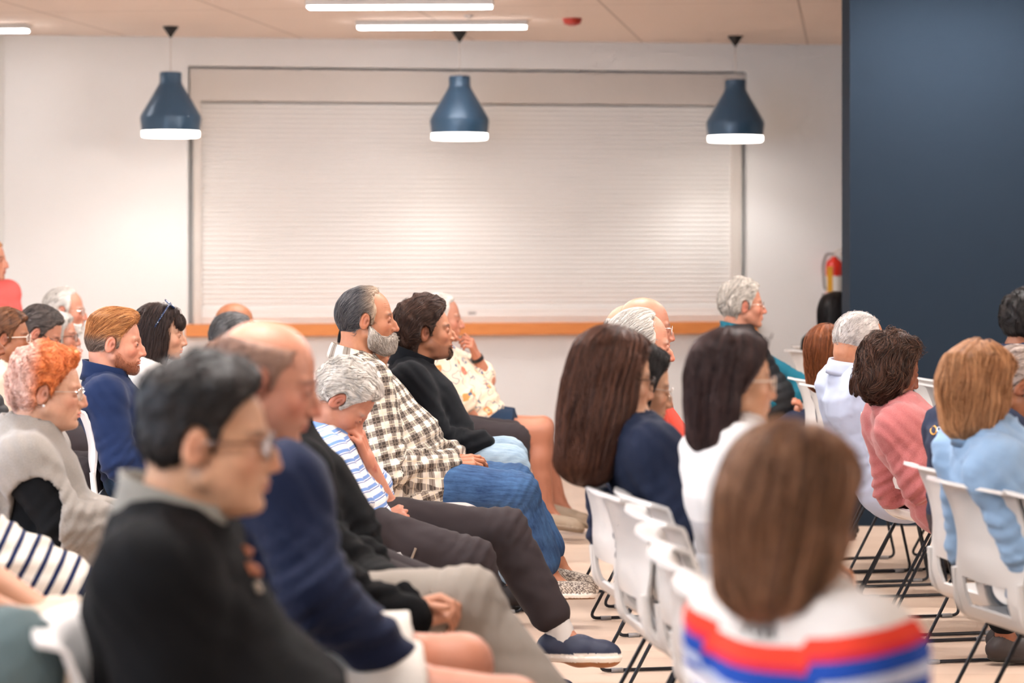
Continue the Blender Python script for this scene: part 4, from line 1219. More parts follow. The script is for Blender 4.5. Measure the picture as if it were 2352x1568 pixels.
jeans = denim('blue_denim', hexc(26, 48, 84), hexc(72, 108, 150)); ljeans = denim('light_denim', hexc(128, 152, 172), hexc(176, 194, 206)); djeans = denim('dark_denim', hexc(22, 36, 54), hexc(50, 74, 100))
blk = cl('black_wool', hexc(13, 13, 15), b_=.3, spec=.12); blkf = cl('black_fleece', hexc(15, 17, 22), weave=900, sheen=.06, spec=.12); navyw = cl('navy_knit', hexc(22, 32, 60), weave=500, sheen=.05); navyb = cl('blue_knit', hexc(14, 34, 72), weave=500, sheen=.08)
white = cl('white_cotton', hexc(218, 213, 208), amt=.04); cream = cl('cream_cotton', hexc(238, 218, 198), amt=.04); dpants = cl('dark_trousers', hexc(54, 46, 48), weave=900); taupe = cl('taupe_trousers', hexc(158, 148, 138), weave=900)
coat = cl('grey_wool_coat', hexc(158, 150, 142), weave=260, amt=.35, c2=hexc(96, 88, 82), b_=.8, sheen=.2); pink = cl('pink_knit', hexc(192, 120, 118), weave=240, amt=.4, c2=hexc(150, 68, 70), b_=.9, sheen=.25)
quilt = cl('pale_blue_quilt', hexc(150, 182, 216), amt=.06, sheen=.1); puffer = cl('black_puffer', hexc(36, 36, 38), rough=.5, amt=.05); red = cl('red_shirt', hexc(206, 72, 54), amt=.08); coral = cl('coral_top', hexc(236, 104, 98), amt=.05); lblue = cl('pale_blue_shirt', hexc(196, 206, 228), amt=.03)
teal = cl('teal_shirt', hexc(24, 104, 124)); shortsn = cl('navy_shorts', hexc(28, 50, 76)); shortsw = cl('pale_shorts', hexc(232, 224, 214), amt=.04); tealg = cl('grey_teal', hexc(92, 108, 110)); navyj = cl('navy_jacket', hexc(32, 42, 66)); beige = cl('beige_trousers', hexc(200, 184, 166)); khakig = cl('grey_collar', hexc(140, 136, 128))
checked = plaid('checked_cotton'); floralm = floral('floral_cotton')
polo = striped('striped_polo', [(0, hexc(236, 234, 232)), (.40, hexc(120, 152, 208)), (.72, hexc(232, 232, 234)), (.82, hexc(64, 92, 160)), (.9, hexc(236, 234, 232))], .034)
breton = striped('striped_knit', [(0, hexc(238, 228, 214)), (.66, hexc(28, 38, 74))], .036)
nordic = striped('striped_sweater', [(0, hexc(228, 222, 216)), (.36, hexc(228, 222, 216)), (.37, hexc(232, 66, 44)), (.445, hexc(206, 34, 72)), (.475, hexc(26, 74, 168)), (.555, hexc(196, 204, 226)), (.615, hexc(26, 74, 168)), (.675, hexc(196, 204, 226)), (.735, hexc(26, 74, 168)), (.80, hexc(196, 204, 226)), (.86, hexc(26, 74, 168)), (.93, hexc(196, 204, 226))], None, scale=3.3, off=.103)
blocks = striped('block_sweater', [(0, hexc(226, 222, 220)), (.33, hexc(190, 186, 188)), (.48, hexc(236, 238, 244)), (.66, hexc(228, 208, 190)), (.74, hexc(198, 156, 124)), (.9, hexc(222, 200, 186))], None, scale=2.0)
sh_dark = dict(c=hexc(40, 30, 28), sole=hexc(30, 26, 24)); sh_tan = dict(c=hexc(176, 156, 134), sole=hexc(150, 130, 110), low=.03); sh_run = dict(c=hexc(30, 38, 62), sole=hexc(232, 224, 214), tread=hexc(150, 96, 54), lace=hexc(50, 60, 84), thick=.024, low=.012, edge=-.016)
sh_weave = dict(c=hexc(186, 172, 156), weave=hexc(84, 70, 62), sole=hexc(226, 216, 204), tread=hexc(120, 84, 54), low=.03)
def top(n, m, **k): d = dict(name=n, mat=m); d.update(k); return d
def bot(n, m, **k): d = dict(name=n, mat=m); d.update(k); return d
stand = dict(kind='stand', h=.040, open=.02); shirtc = dict(kind='shirt', h=.030)
gdark = dict(c=MAT['frame_dark']); gsil = dict(c=MAT['frame_silver'], r=.0009); gclear = dict(c=MAT['frame_clear'], r=.0018, temple=1.6); gbrown = dict(c=MAT['frame_brown'], r=.0013)
def ch(s): return dict(label='white plastic chair that ' + s + ' sits on')
PEOPLE = [
 # ---- left block, nearest first
 dict(key='black_jacket', label='dark-haired person in black jacket and glasses, closest at the lower left', s=1420, h=(478, 1022), yaw=0, pitch=2, lean=-8, blur=1, g=1.04, wide=1.12, belly=.05,
      face=face('asian', nose=1.0, jaw=1.1, fat=.012, browc=hexc(40, 32, 30)), hair=[short(BLACK, t=.010, top=.030, nape=-.080, c1=hexc(34, 29, 28), wave=.004, temple=0)], glasses=dict(gbrown, r=.0020, temple=1.5),
      top=top('jacket', blk, off=.034, wr=.010, wf=12, collar=dict(kind='stand', h=.045, open=.03, mat=khakig)), bottom=bot('trousers', dpants), shoes=sh_dark, chair=ch('the person in the black jacket')),
 dict(key='navy_jacket', label='bald person in navy pullover and pale shorts, head lowered, right behind the black jacket', s=1180, h=(608, 882), yaw=2, pitch=14, blur=1, g=1.04, lean=-12,
      rs=(655, 1120, -.17), re=(725, 1360, -.24), rw=(905, 1520, -.14), rh=dict(to=(990, 1560, -.12)), lk=(1062, 1525, .14), rk=(1180, 1630, -.16),
      face=face('pink', nose=1.05, jaw=1.15, fat=.012, blush=1.4, age=1.2, stubble=(hexc(150, 110, 92), .25)), hair=[short(HC((96, 68, 56), (150, 116, 98)), t=.004, top=.003, bald=(.070, .03), n=500, len=.012)],
      top=top('pullover', navyw, off=.024, wr=.010, wf=14, collar=stand), bottom=bot('shorts', shortsw, leg=.36, off=.020), shoes=sh_dark, chair=ch('the bald person in the navy pullover')),
 dict(key='brown_hair', label='brown-haired person in black top and taupe trousers, hands clasped', s=1000, h=(562, 908), yaw=2, blur=1, g=.98, lm=.92, lean=-12,
      re=(800, 1375, -.26), rw=(950, 1425, -.24), rh=dict(to=(1020, 1405, -.20), curl=(.9, .95, 1., 1.)), le=(830, 1330, .1), lw=(945, 1398, -.17), lh=dict(to=(1012, 1380, -.18), curl=(.8, .9, .9, 1.)), rk=(1072, 1378, -.12), ra=(1270, 1640, -.12), lk=(1055, 1400, .12), la=(1180, 1800, .1),
      face=face('fair'), hair=[short(BROWN, t=.016, top=.024, n=300)], top=top('cardigan', blk, off=.024, wr=.008, wf=14), bottom=bot('trousers', taupe, off=.022, wr=.007), shoes=sh_dark, chair=ch('the person in taupe trousers')),
 dict(key='black_coat', label='person in open black coat, face hidden, beside the bowed white-haired person', s=860, h=(632, 885), yaw=2, pitch=8, blur=1, neck=(652, 1015), hip=(765, 1310), rs=(684, 1090, -.16), ls=(684, 1075, .17),
      re=(745, 1265, -.2), rw=(848, 1292, -.22), rh=dict(to=(905, 1325, -.20)), rk=(1020, 1400, -.1), lk=(1040, 1390, .12), face=face('fair'), hair=[short(GREY, n=200)], top=top('coat', blk, off=.030, wr=.009, wf=13, collar=stand), bottom=bot('trousers', dpants), shoes=sh_dark, chair=ch('the person in the open black coat')),
 dict(key='white_hair_bowed', label='white-haired person in blue striped polo, head bowed onto one hand', s=725, h=(782, 922), yaw=3, pitch=48, lean=-12, hump=.03, neck=(738, 1008), hip=(812, 1222),
      rs=(748, 1060, -.17), re=(833, 1226, -.22), rw=(878, 1200, -.02), rh=dict(to=(930, 1180, .02), n=V(0, -.8, .6), curl=(.7, .7, .8, .8)), ls=(775, 1050, .16), le=(889, 1172, .10), lw=(842, 1052, .03), lh=dict(to=(822, 990, -.01), n=V(.9, -.2, .1), curl=(.5, .55, .6, .6)),
      lk=(1158, 1222, .12), la=(1288, 1452, .06), lt=(1385, 1496, .04), rk=(1080, 1290, -.12), ra=(1175, 1560, -.05),
      face=face('pink', nose=1.05, browc=hexc(150, 140, 130), blush=1.3, age=1.2), hair=[short(WHITE, t=.016, top=.024, wave=.005, wf=70, curl=.6, cf=70, n=2200, w=.0009)],
      top=top('polo_shirt', polo, off=.020, sleeve=.30, wr=.008, collar=shirtc), bottom=bot('trousers', dpants, off=.018, wr=.009, leg=.90), shoes=sh_run, sock=white, chair=ch('the bowed white-haired person')),
 dict(key='checked', label='bearded person in grey checked shirt and blue jeans, hands folded on the lap', s=612, h=(842, 736), yaw=4, hyaw=7, pitch=1, lean=-20, hip=(930, 1103), neck=(812, 836), belly=.030, g=1.03, am=1.05, lm=.90, hc=.0030, fc=.0032,
      rs=(846, 882, -.18), re=(893, 1078, -.23), rw=(1036, 1064, -.09), rh=dict(to=(1100, 1058, -.07), n=V(-.1, -.55, .8), curl=(.35, .45, .6, .7)), le=(950, 1060, .20), lw=(1045, 1052, .04), lh=dict(to=(1105, 1062, .0), n=V(.1, .3, .9), curl=(.6, .7, .8, .8)),
      rk=(1192, 1132, -.13), ra=(1262, 1322, -.06), rt=(1325, 1350, -.10), lk=(1182, 1112, .12), la=(1278, 1290, .08), lt=(1345, 1340, .04),
      face=face('warm', age=1.4, nose=1.12, jaw=1.05, browc=hexc(70, 54, 46), brow=.8, gaze=-.1), hair=[short(HC((30, 34, 44), (120, 116, 116)), t=.010, top=.006, rec=.042, nape=-.098, wave=.0015, curl=.12, len=.060, n=3600, w=.00065, cz=(0, -.045, .035, hexc(110, 88, 72), hexc(204, 178, 152)), S=10),
        dict(name='beard', beard=True, t=.016, full=True, drop=.030, n=3000, w=.00055, len=.020, c0=hexc(112, 96, 84), c1=hexc(236, 226, 214))],
      top=top('shirt', checked, off=.024, wr=.0095, wf=17, cell=.0065, collar=dict(shirtc, h=.034), cuff=.006, skirt=.20), bottom=bot('jeans', jeans, off=.018, wr=.006, cell=.007, leg=.91), shoes=sh_weave, chair=ch('the person in the checked shirt')),
 dict(key='black_fleece', label='person with thick wavy dark hair and goatee in black fleece and light jeans', s=578, h=(980, 764), yaw=4, hyaw=5, pitch=-4, lean=-18, hip=(1030, 1060), neck=(945, 852), hc=.0032,
      rs=(942, 884, -.18), re=(1008, 1018, -.22), rw=(1110, 1022, -.10), rh=dict(to=(1140, 1032, .0)), rk=(1168, 1068, -.12), lk=(1165, 1050, .12),
      face=face('warm', nose=1.12, browc=hexc(40, 28, 24), brow=.85, eye=.35, stubble=(hexc(90, 58, 46), .45), fat=.008), hair=[dict(short(DARK, t=.030, top=.034, nape=-.10, wave=.008, wf=50, curl=.55, cf=45, n=3600, w=.0009, len=.075, temple=.0, side=-.008, S=10), box=((-.17, -.13, -.15), (.15, .13, .19))), dict(name='goatee', beard=True, t=.0024, noshell=1, goatee=1, n=500, w=.0005, len=.010, c0=hexc(40, 26, 22), c1=hexc(80, 56, 44))],
      top=top('fleece', blkf, off=.026, wr=.008, wf=13, collar=dict(stand, h=.05)), bottom=bot('jeans', ljeans, off=.018), shoes=sh_dark, chair=ch('the person in black fleece')),
 dict(key='floral', label='person in cream floral shirt and navy shorts, hand at the chin', s=468, h=(1012, 734), yaw=5, pitch=2, hip=(1098, 992), neck=(990, 800), belly=.02, bc=.009,
      le=(1118, 872, .10), lw=(1094, 818, .04), lh=dict(to=(1076, 772, -.02), n=V(.9, -.3, .3), curl=(.8, .9, 1., 1.)), re=(1062, 942, -.22), rw=(1118, 982, -.12), rh=dict(to=(1150, 992, -.1)), rk=(1243, 990, -.12), ra=(1256, 1168, -.12), lk=(1246, 982, .14), la=(1284, 1150, .14), rt=(1300, 1195, -.14), lt=(1318, 1178, .12),
      face=face('pink', nose=1.1, blush=1.3, age=1.2, browc=hexc(150, 130, 115)), hair=[short(WHITE, t=.006, top=.008, rec=.02, n=800)], top=top('shirt', floralm, off=.022, sleeve=.42, wr=.008, cell=.008, collar=shirtc, skirt=.1), bottom=bot('shorts', shortsn, leg=.29, off=.022), shoes=sh_tan, bodytint=(.95, .88, .84), chair=dict(fw=-.04, **ch('the person in the floral shirt'))),
 dict(key='hidden_woman', label='person with long black hair, only lips and nose showing between beard and black fleece', s=560, h=(842, 796), yaw=4, g=.9, face=face('warm', lip=hexc(190, 80, 72)), hair=[longh(BLACK, .16, n=500)], top=top('sweater', blk), bottom=bot('trousers', dpants), chair=ch('the mostly hidden long-haired person')),
 dict(key='dark_long', label='person with long dark hair showing behind the thick wavy hair', s=505, h=(968, 746), yaw=5, g=.92, face=face('warm'), hair=[longh(BLACK, .13, n=500)], top=top('sweater', blk), bottom=bot('trousers', dpants), chair=ch('the dark long-haired person behind the black fleece')),
 dict(key='bald_far', label='bald person with dark glasses in front of the left end of the ledge', s=450, h=(541, 750), yaw=6, face=face('tan', blush=1.2, age=1.1), hair=[short(GREY, t=.003, bald=(.05, .02), n=200)], glasses=gdark, top=top('shirt', navyj), bottom=bot('trousers', dpants), chair=ch('the far bald person with dark glasses')),
 dict(key='slick', label='person with slicked black and grey hair just in front of the far bald head', s=480, h=(537, 780), yaw=4, face=face('tan'), hair=[short(HC((20, 20, 22), (120, 118, 118)), t=.012, top=.012, n=1500, w=.0008)], glasses=gdark, top=top('shirt', navyj), bottom=bot('trousers', dpants), chair=ch('the person with slicked grey hair')),
 dict(key='ginger_man', label='person with combed ginger hair, short beard and royal blue collared sweater', s=612, h=(264, 790), yaw=5, hyaw=5, pitch=4, neck=(243, 880), hip=(322, 1098), re=(275, 1062, -.22), rw=(390, 1060, -.12), hc=.003,
      face=face('pink', nose=1.05, blush=1.3, age=.5, browc=hexc(120, 78, 50), brow=.6, stubble=(hexc(150, 84, 56), .42), iris=(.1, .2, .3), lip=hexc(205, 120, 105)), hair=[short(GING, t=.005, top=.018, quiff=.022, curl=.2, flow='back', n=3600, w=.00065, len=.055, cz=(2, .045, .000, hexc(70, 54, 50), hexc(160, 140, 126)), temple=.004), dict(name='beard', beard=True, t=.0024, noshell=1, n=3200, w=.00035, len=.007, c0=hexc(120, 66, 42), c1=hexc(190, 118, 82))],
      top=top('sweater', navyb, off=.022, wr=.007, collar=dict(kind='stand', h=.042, open=.03)), bottom=bot('jeans', djeans), shoes=sh_dark, chair=ch('the person with combed ginger hair')),
 dict(key='sunglasses', label='person with dark shoulder-length hair and dotted blue sunglasses pushed up on the head', s=568, h=(366, 771), yaw=8, pitch=2, g=.93, lean=-8,
      face=face('fair', lip=hexc(205, 120, 110), browc=hexc(60, 45, 40)), hair=[longh(DARK, .115, .100, .0, .048, .085, fw=.052, bangs=(.076, .0, .058, .028, .058, .034), n=2600, w=.0009, c0=hexc(24, 18, 18), c1=hexc(74, 56, 50))], top=top('hoodie', white, off=.024, wr=.007, collar=dict(stand, h=.03)), bottom=bot('trousers', dpants), chair=ch('the person with sunglasses in the hair')),
 dict(key='moustache', label='white-haired person with moustache and glasses, furthest of the left group', s=448, h=(149, 716), yaw=5, pitch=3, face=face('pink', blush=1.4, age=1.2, browc=hexc(180, 170, 160)), hair=[short(WHITE, t=.010, top=.007, rec=.03, n=900), dict(name='beard', beard=True, t=.004, n=200, c0=hexc(190, 180, 170), c1=hexc(236, 230, 224))], glasses=gsil, top=top('shirt', white), bottom=bot('trousers', beige), chair=ch('the white-haired person with the moustache')),
 dict(key='coral', label='person in coral top at the left edge in front of the white wall', s=425, h=(-26, 600), yaw=-50, hyaw=-8, hz=.84, stand=1, lean=0, g=.92, face=face('pink'), hair=[short(BLOND, t=.008, top=.010, n=400)], top=top('top', coral, off=.018), bottom=bot('trousers', djeans), shoes=sh_dark),
 dict(key='bowed_dark', label='person with short dark hair and black glasses looking down behind the ginger curls', s=500, h=(90, 768), yaw=5, pitch=26, face=face('pink', blush=1.2, age=1.1), hair=[short(HC((34, 28, 28), (104, 92, 86)), t=.010, top=.016, curl=.6, n=1400)], glasses=gdark, top=top('sweater', navyw), bottom=bot('jeans', djeans),
      rk=(232, 1065, -.10), ra=(262, 1200, -.10), lk=(222, 1045, .1), re=(150, 1000, -.22), rw=(178, 1035, -.1), rh=dict(to=(222, 1032, -.05), n=V(0, -.6, .7), curl=(.6, .6, .7, .7)), chair=ch('the dark-haired person looking down')),
 dict(key='white_bob', label='person with white bobbed hair and dark round glasses between two grey heads', s=480, h=(131, 776), yaw=6, g=.93, face=face('pink', lip=hexc(200, 90, 84)), hair=[bob(WHITE, .06, n=800)], glasses=gdark, top=top('cardigan', cream), bottom=bot('trousers', dpants), chair=ch('the person with the white bob')),
 dict(key='brown_fringe', label='person with brown fringe and clear glasses in a cream top, at the left edge', s=520, h=(18, 778), yaw=6, g=.94, face=face('tan', lip=hexc(190, 100, 90)), hair=[short(BROWN, t=.020, top=.022, rec=-.012, n=1500, wave=.004)], glasses=gclear, top=top('top', cream, off=.022), bottom=bot('trousers', dpants), chair=ch('the person with the brown fringe')),
 dict(key='gold_zip', label='person in black puffer jacket with gold zip, face cut by the left edge', s=600, h=(-58, 792), yaw=5, g=.95, face=face('deep'), hair=[longh(DARK, .10, n=400)], top=top('jacket', puffer, off=.035, rings=75), bottom=bot('trousers', dpants), chair=ch('the person in the gold-zip puffer')),
 dict(key='red_curls', label='person with short curly ginger hair and glasses in a grey wool coat', s=782, h=(112, 902), yaw=3, hyaw=6, pitch=3, g=.95, lean=-8, wide=1.05,
      rs=(58, 1066, -.19), re=(140, 1205, -.24), rw=(272, 1222, -.10), rh=dict(to=(330, 1235, -.05)), hc=.0034,
      face=face('fair', blush=1.3, age=1.2, fat=.014, jaw=1.1, browc=hexc(190, 120, 80), brow=.3, lip=hexc(205, 110, 98)), hair=[short(RED, t=.020, top=.030, side=-.010, wave=.009, wf=75, curl=1.0, cf=110, n=3600, w=.0008, len=.040, nape=-.085, jit=.5, off=.010, cz=(0, -.015, -.075, hexc(200, 146, 128), hexc(238, 206, 192)), box=((-.16, -.13, -.13), (.14, .13, .19)))],
      glasses=gsil, top=[top('blouse', blk, off=.022, skirt=.4, nocollar=True), top('coat', coat, off=.036, wr=.010, wf=15, skirt=.35, cut=(90, 1205, -.22, .095, .16, .15), collar=dict(kind='shirt', h=.022))], bottom=bot('trousers', blk), shoes=sh_dark, chair=ch('the person in the grey wool coat')),
 dict(key='breton', label='person in cream and navy striped knit, only the sleeve reaching in from the left', s=950, h=(-260, 900), yaw=3, g=.95, blur=1, rs=(-170, 1130, -.1), re=(-70, 1230, -.15), rw=(190, 1350, -.1), rh=dict(to=(260, 1372, -.05)), rk=(150, 1420, -.05), lk=(160, 1400, .15),
      face=face('fair'), hair=[short(BROWN, n=100)], top=top('sweater', breton, off=.034, wr=.010), bottom=bot('trousers', dpants), chair=ch('the person in the striped knit')),
 dict(key='bare_arms', label='person in beige trousers, only two bare forearms reaching in from the left', s=1150, h=(-330, 950), yaw=3, g=.95, blur=1, re=(-190, 1330, -.2), rw=(70, 1430, -.1), rh=dict(to=(140, 1460, -.1)), le=(-150, 1240, .15), lw=(105, 1405, .1), lh=dict(to=(170, 1430, .08)), rk=(140, 1500, -.12), lk=(150, 1470, .12),
      face=face('fair'), hair=[short(BROWN, n=100)], top=top('blouse', white, off=.02, sleeve=.4), bottom=bot('trousers', beige, off=.03), chair=ch('the person with bare forearms')),
 dict(key='teal_knee', label='person in grey teal trousers, only a knee showing at the lower left corner', s=1400, h=(-420, 1040), yaw=3, blur=1, rk=(8, 1530, -.12), lk=(20, 1520, .12), re=(-480, 1400, -.2), rw=(-360, 1430, -.1), le=(-500, 1380, .2), lw=(-380, 1410, .1), face=face('fair'), hair=[short(BROWN, n=100)], top=top('sweater', tealg, off=.03), bottom=bot('trousers', tealg, off=.03), chair=ch('the person with the teal knee')),
 # ---- right block
 dict(key='long_brown', label='person with long straight brown hair in navy blouse, in front of the empty white chairs', s=915, hs=.97, h=(1408, 872), yaw=10, hyaw=20, pitch=8, g=.93, hip=(1705, 1372), neck=(1452, 990), bc=.012, rk=(1930, 1400, -.1), lk=(1920, 1385, .1), re=(1570, 1215, -.2), rw=(1700, 1260, -.1),
      face=face('asian'), hair=[longh(AUB, .225, .118, .020, .045, .085, fw=.045, n=3600, w=.0011, len=.26, face=False)], glasses=gdark, top=top('blouse', cl('navy_blouse', hexc(22, 32, 56)), off=.016, wr=.007), bottom=bot('trousers', dpants)),
 dict(key='black_bob', label='person with chin-length black hair and clear glasses, half hidden by the long brown hair', s=840, h=(1460, 893), yaw=10, hyaw=14, pitch=10, g=.92, lean=-24, rk=(1880, 1330, -.1), lk=(1875, 1320, .1), face=face('asian', lip=hexc(196, 110, 96)), hair=[bob(BLACK, .065, fx0=.022, fx1=.07, n=2200)], glasses=gsil, top=top('sweater', navyw), bottom=bot('trousers', dpants), chair=ch('the person with the black bob')),
 dict(key='white_red', label='white-haired person in red shirt, face showing above the black bob', s=700, h=(1470, 798), yaw=10, hyaw=12, pitch=4, lean=-22, belly=.03, face=face('pink', blush=1.5, age=1.3, browc=hexc(190, 170, 155), nose=1.1), hair=[short(WHITE, t=.014, top=.008, rec=.045, nape=-.10, n=2600, w=.0007, len=.07, curl=.1)], top=top('shirt', red, off=.028, collar=shirtc), bottom=bot('trousers', dpants), chair=ch('the white-haired person in red')),
 dict(key='bald_wire', label='bald person with wire glasses just behind the white hair and red shirt', s=612, h=(1481, 757), yaw=12, hyaw=10, pitch=3, face=face('pink', blush=1.2, age=1.1, browc=hexc(120, 90, 75)), hair=[short(GREY, t=.002, bald=(.02, .02), n=200)], glasses=gsil, top=top('jacket', navyj), bottom=bot('trousers', dpants), chair=ch('the bald person with wire glasses')),
 dict(key='bald_back', label='pale bald head with a thin dark rim of hair, left of the wire glasses', s=568, h=(1449, 768), yaw=12, face=face('fair', scalp=(hexc(120, 100, 90), .3)), hair=[short(GREY, t=.003, top=.002, rec=.0, bald=(.06, .03), n=300)], top=top('shirt', white), bottom=bot('trousers', dpants), chair=ch('the pale bald head')),
 dict(key='block_sweater', label='person with straight dark hair and pale-framed glasses in white and tan block sweater', s=1020, hs=.885, h=(1684, 880), yaw=14, hyaw=17, pitch=2, g=.82, neck=(1688, 1008), hip=(1745, 1428), bc=.012, rk=(2000, 1510, -.1), lk=(1990, 1490, .1), re=(1765, 1260, -.2), rw=(1860, 1310, -.1),
      face=face('asian', fat=.012, lip=hexc(205, 120, 100), browc=hexc(70, 50, 42)), hair=[longh(HC((22, 16, 20), (86, 62, 58)), .135, .110, .015, -.022, .050, fw=.058, side=-.014, n=3000, w=.001)], glasses=gclear, top=top('sweater', blocks, off=.030, wr=.007), bottom=bot('trousers', dpants)),
 dict(key='foreground_girl', label='person with long light brown hair in white sweater with red and blue stripes', s=1650, h=(1818, 1190), yaw=33, hyaw=42, pitch=10, g=.80, hs=.97, blur=1, neck=(1835, 1410), lean=-14,
      face=face('fair'), hair=[longh(LBROWN, .100, .110, .0, .06, .10, fw=.03, n=2600, w=.0012, face=False, c1=hexc(176, 130, 98))], top=top('sweater', nordic, off=.028, wr=.006, wf=12), bottom=bot('trousers', djeans)),
 dict(key='puffer_vest', label='person with wavy grey hair and glasses in black quilted vest over teal sleeves', s=470, h=(1706, 704), yaw=8, hyaw=10, pitch=-2, belly=.03, hip=(1735, 972), neck=(1692, 778), re=(1728, 922, -.22), rw=(1790, 925, -.12), rh=dict(to=(1832, 918, -.08)), le=(1848, 890, .16), lw=(1812, 915, .08), rk=(1862, 985, -.12), lk=(1870, 975, .1),
      face=face('pink', blush=1.6, age=1.3, nose=1.1), hair=[short(HC((128, 120, 112), (222, 212, 200)), t=.016, top=.022, wave=.006, wf=60, curl=.7, n=1500)], glasses=gsil, top=[top('shirt', teal, off=.014, collar=stand), top('vest', puffer, off=.036, sleeve=0, rings=70, vest=True, wr=.003)], bottom=bot('trousers', navyj), chair=ch('the person in the quilted vest')),
 dict(key='pillar_woman', label='person with dark hair cut off by the navy wall, under the fire extinguisher', s=410, h=(1925, 722), yaw=30, g=.92, face=face('fair'), hair=[longh(BLACK, .10, fx0=.0, fx1=.06, n=400)], top=top('sweater', blk), bottom=bot('trousers', dpants), chair=ch('the dark-haired person under the extinguisher')),
 dict(key='auburn', label='person with straight auburn hair seen from behind, left of the pale blue shirt', s=540, h=(1902, 812), yaw=20, hyaw=42, g=.86, neck=(1930, 882), hip=(2015, 1060), face=face('fair'), hair=[longh(RBROWN, .13, .108, .0, .06, .1, n=1800, face=False, w=.0009)], top=top('sweater', navyw), bottom=bot('trousers', dpants)),
 dict(key='pale_blue', label='person with cropped grey hair and dark glasses in pale blue shirt', s=612, h=(1972, 790), yaw=15, hyaw=30, pitch=16, wide=1.05, g=1.0, neck=(1960, 862), hip=(2062, 1100), belly=.03,
      face=face('warm', browc=hexc(120, 110, 100)), hair=[short(HC((140, 134, 130), (206, 198, 192)), t=.003, top=.002, rec=.03, n=1500, len=.012, w=.0006)], glasses=gdark, top=top('shirt', lblue, off=.026, wr=.006, collar=shirtc, skirt=.1), bottom=bot('trousers', djeans), shoes=sh_dark),
 dict(key='pink_sweater', label='person with dark wavy bob in pink knitted sweater, looking down', s=664, hs=.98, h=(2046, 850), yaw=13, hyaw=18, pitch=16, g=.9, neck=(2066, 945), hip=(2185, 1135), hc=.0034, bc=.010,
      rs=(2070, 985, -.16), re=(2115, 1105, -.20), rw=(2180, 1060, -.12), rk=(2290, 1160, -.1), lk=(2290, 1150, .1), face=face('deep', lip=hexc(150, 80, 66), browc=hexc(30, 20, 16)), hair=[bob(DARK, .075, r=.112, drift=.012, wave=.009, wf=55, curl=.9, cf=60, n=4200, w=.0008, len=.12, fx0=.055, fx1=.092, fw=.03, off=.012, jit=.25, c0=hexc(22, 15, 13), c1=hexc(98, 66, 50))],
      top=top('sweater', pink, off=.034, wr=.010, wf=14, skirt=.18, cell=.0075), bottom=bot('skirt', blk), shoes=sh_dark),
 dict(key='bent_grey', label='grey-haired person bent forward in navy jacket with a small orange emblem', s=790, hs=.95, h=(2330, 893), yaw=12, pitch=42, neck=(2248, 965), hip=(2245, 1190), re=(2300, 1130, -.2), rw=(2400, 1080, -.1), rk=(2420, 1150, -.1), lk=(2420, 1140, .1),
      face=face('tan'), hair=[short(HC((120, 100, 92), (214, 196, 184)), t=.006, top=.010, n=1500, w=.0007)], top=top('jacket', navyj, off=.030, wr=.008, collar=stand), bottom=bot('trousers', dpants), shoes=sh_dark),
 dict(key='blonde_bob', label='person with blonde bob in pale blue quilted jacket at the right edge', s=892, h=(2248, 900), yaw=16, hyaw=36, pitch=4, g=.93, neck=(2272, 1015), hip=(2462, 1345), wide=1.0, bc=.012, rs=(2290, 1085, -.17), re=(2365, 1260, -.2), rw=(2440, 1290, -.1),
      face=face('fair'), hair=[bob(BLOND, .085, r=.110, n=3600, w=.001, wave=.005, wf=40, curl=.3, fx0=.062, fx1=.098, fw=.03, len=.16)], top=top('jacket', quilt, off=.026, wr=.007, quilt=78, skirt=.35, collar=dict(kind='stand', h=.035, open=.02)), bottom=bot('trousers', djeans), shoes=sh_dark),
 dict(key='dark_edge', label='person with curly black hair cut by the right edge, in front of the navy wall', s=530, h=(2366, 742), yaw=15, face=face('deep'), hair=[short(BLACK, t=.030, top=.034, curl=1.0, wave=.006, n=1200, box=((-.17, -.13, -.15), (.15, .13, .19)))], top=top('sweater', navyw, off=.025), bottom=bot('trousers', dpants), chair=ch('the curly-haired person at the right edge')),
]
import sys
ONLY = globals().get('ONLY'); BYKEY = {}
for i, S in enumerate(PEOPLE):
    S.setdefault('shoes', sh_dark); S['seed'] = i*7+1; BYKEY[S['key']] = S
    if ONLY and S['key'] not in ONLY: continue
    if S.get('chair') and isinstance(S['chair'], dict): pass
    person(S)
# ------------------------------------------------------------------ empty and shared chairs
mid = [(1343, 898, 'white chair that the long-haired person in the navy blouse sits on'), (1409, 915, 'white empty chair, second from the long brown hair'), (1433, 979, 'white chair that the person in the block sweater sits on'), (1463, 1052, 'white empty chair, fourth from the long brown hair'), (1490, 1132, 'white empty chair, fifth from the long brown hair'), (1546, 1237, 'white empty chair, sixth from the long brown hair'), (1566, 1366, 'blurred white empty chair, second closest at the bottom'), (1570, 1527, 'blurred white chair that the person in the striped white sweater sits on')]
def chair_far(px, s, yaw_deg, label, dx=.30, z=0):
    p = at(px, 1000, s); a = math.radians(yaw_deg); c, sn = math.cos(a), math.sin(a)
    return place_chair(p[0]+dx*c+.212*sn, p[1]+dx*sn-.212*c, a, label, z)
for px, s, lb in mid:
    
    chair_far(px, s, 8 if s < 1000 else 5, lb)
ord_ = ['first', 'second', 'third', 'fourth', 'fifth', 'sixth']
for i in range(6):
    d = 10.75+.52*i; place_chair(.78-.01*i, d, math.radians(6), 'white chair behind the long brown hair, %s of those whose black legs loop out below' % ord_[i])
far = [(1803, 508, 'white chair, furthest left of the row by the pale blue shirt'), (1829, 530, 'white chair, second of the row by the pale blue shirt'), (1864, 545, 'white chair that the auburn-haired person sits on'), (1907, 602, 'white chair that the person in the pale blue shirt sits on'), (1970, 640, 'white chair that the person in the pink sweater sits on')]
for px, s, lb in far: chair_far(px, s, 12, lb)
chair_far(2066, 824, 14, 'white chair that the bent person in the navy jacket sits on')
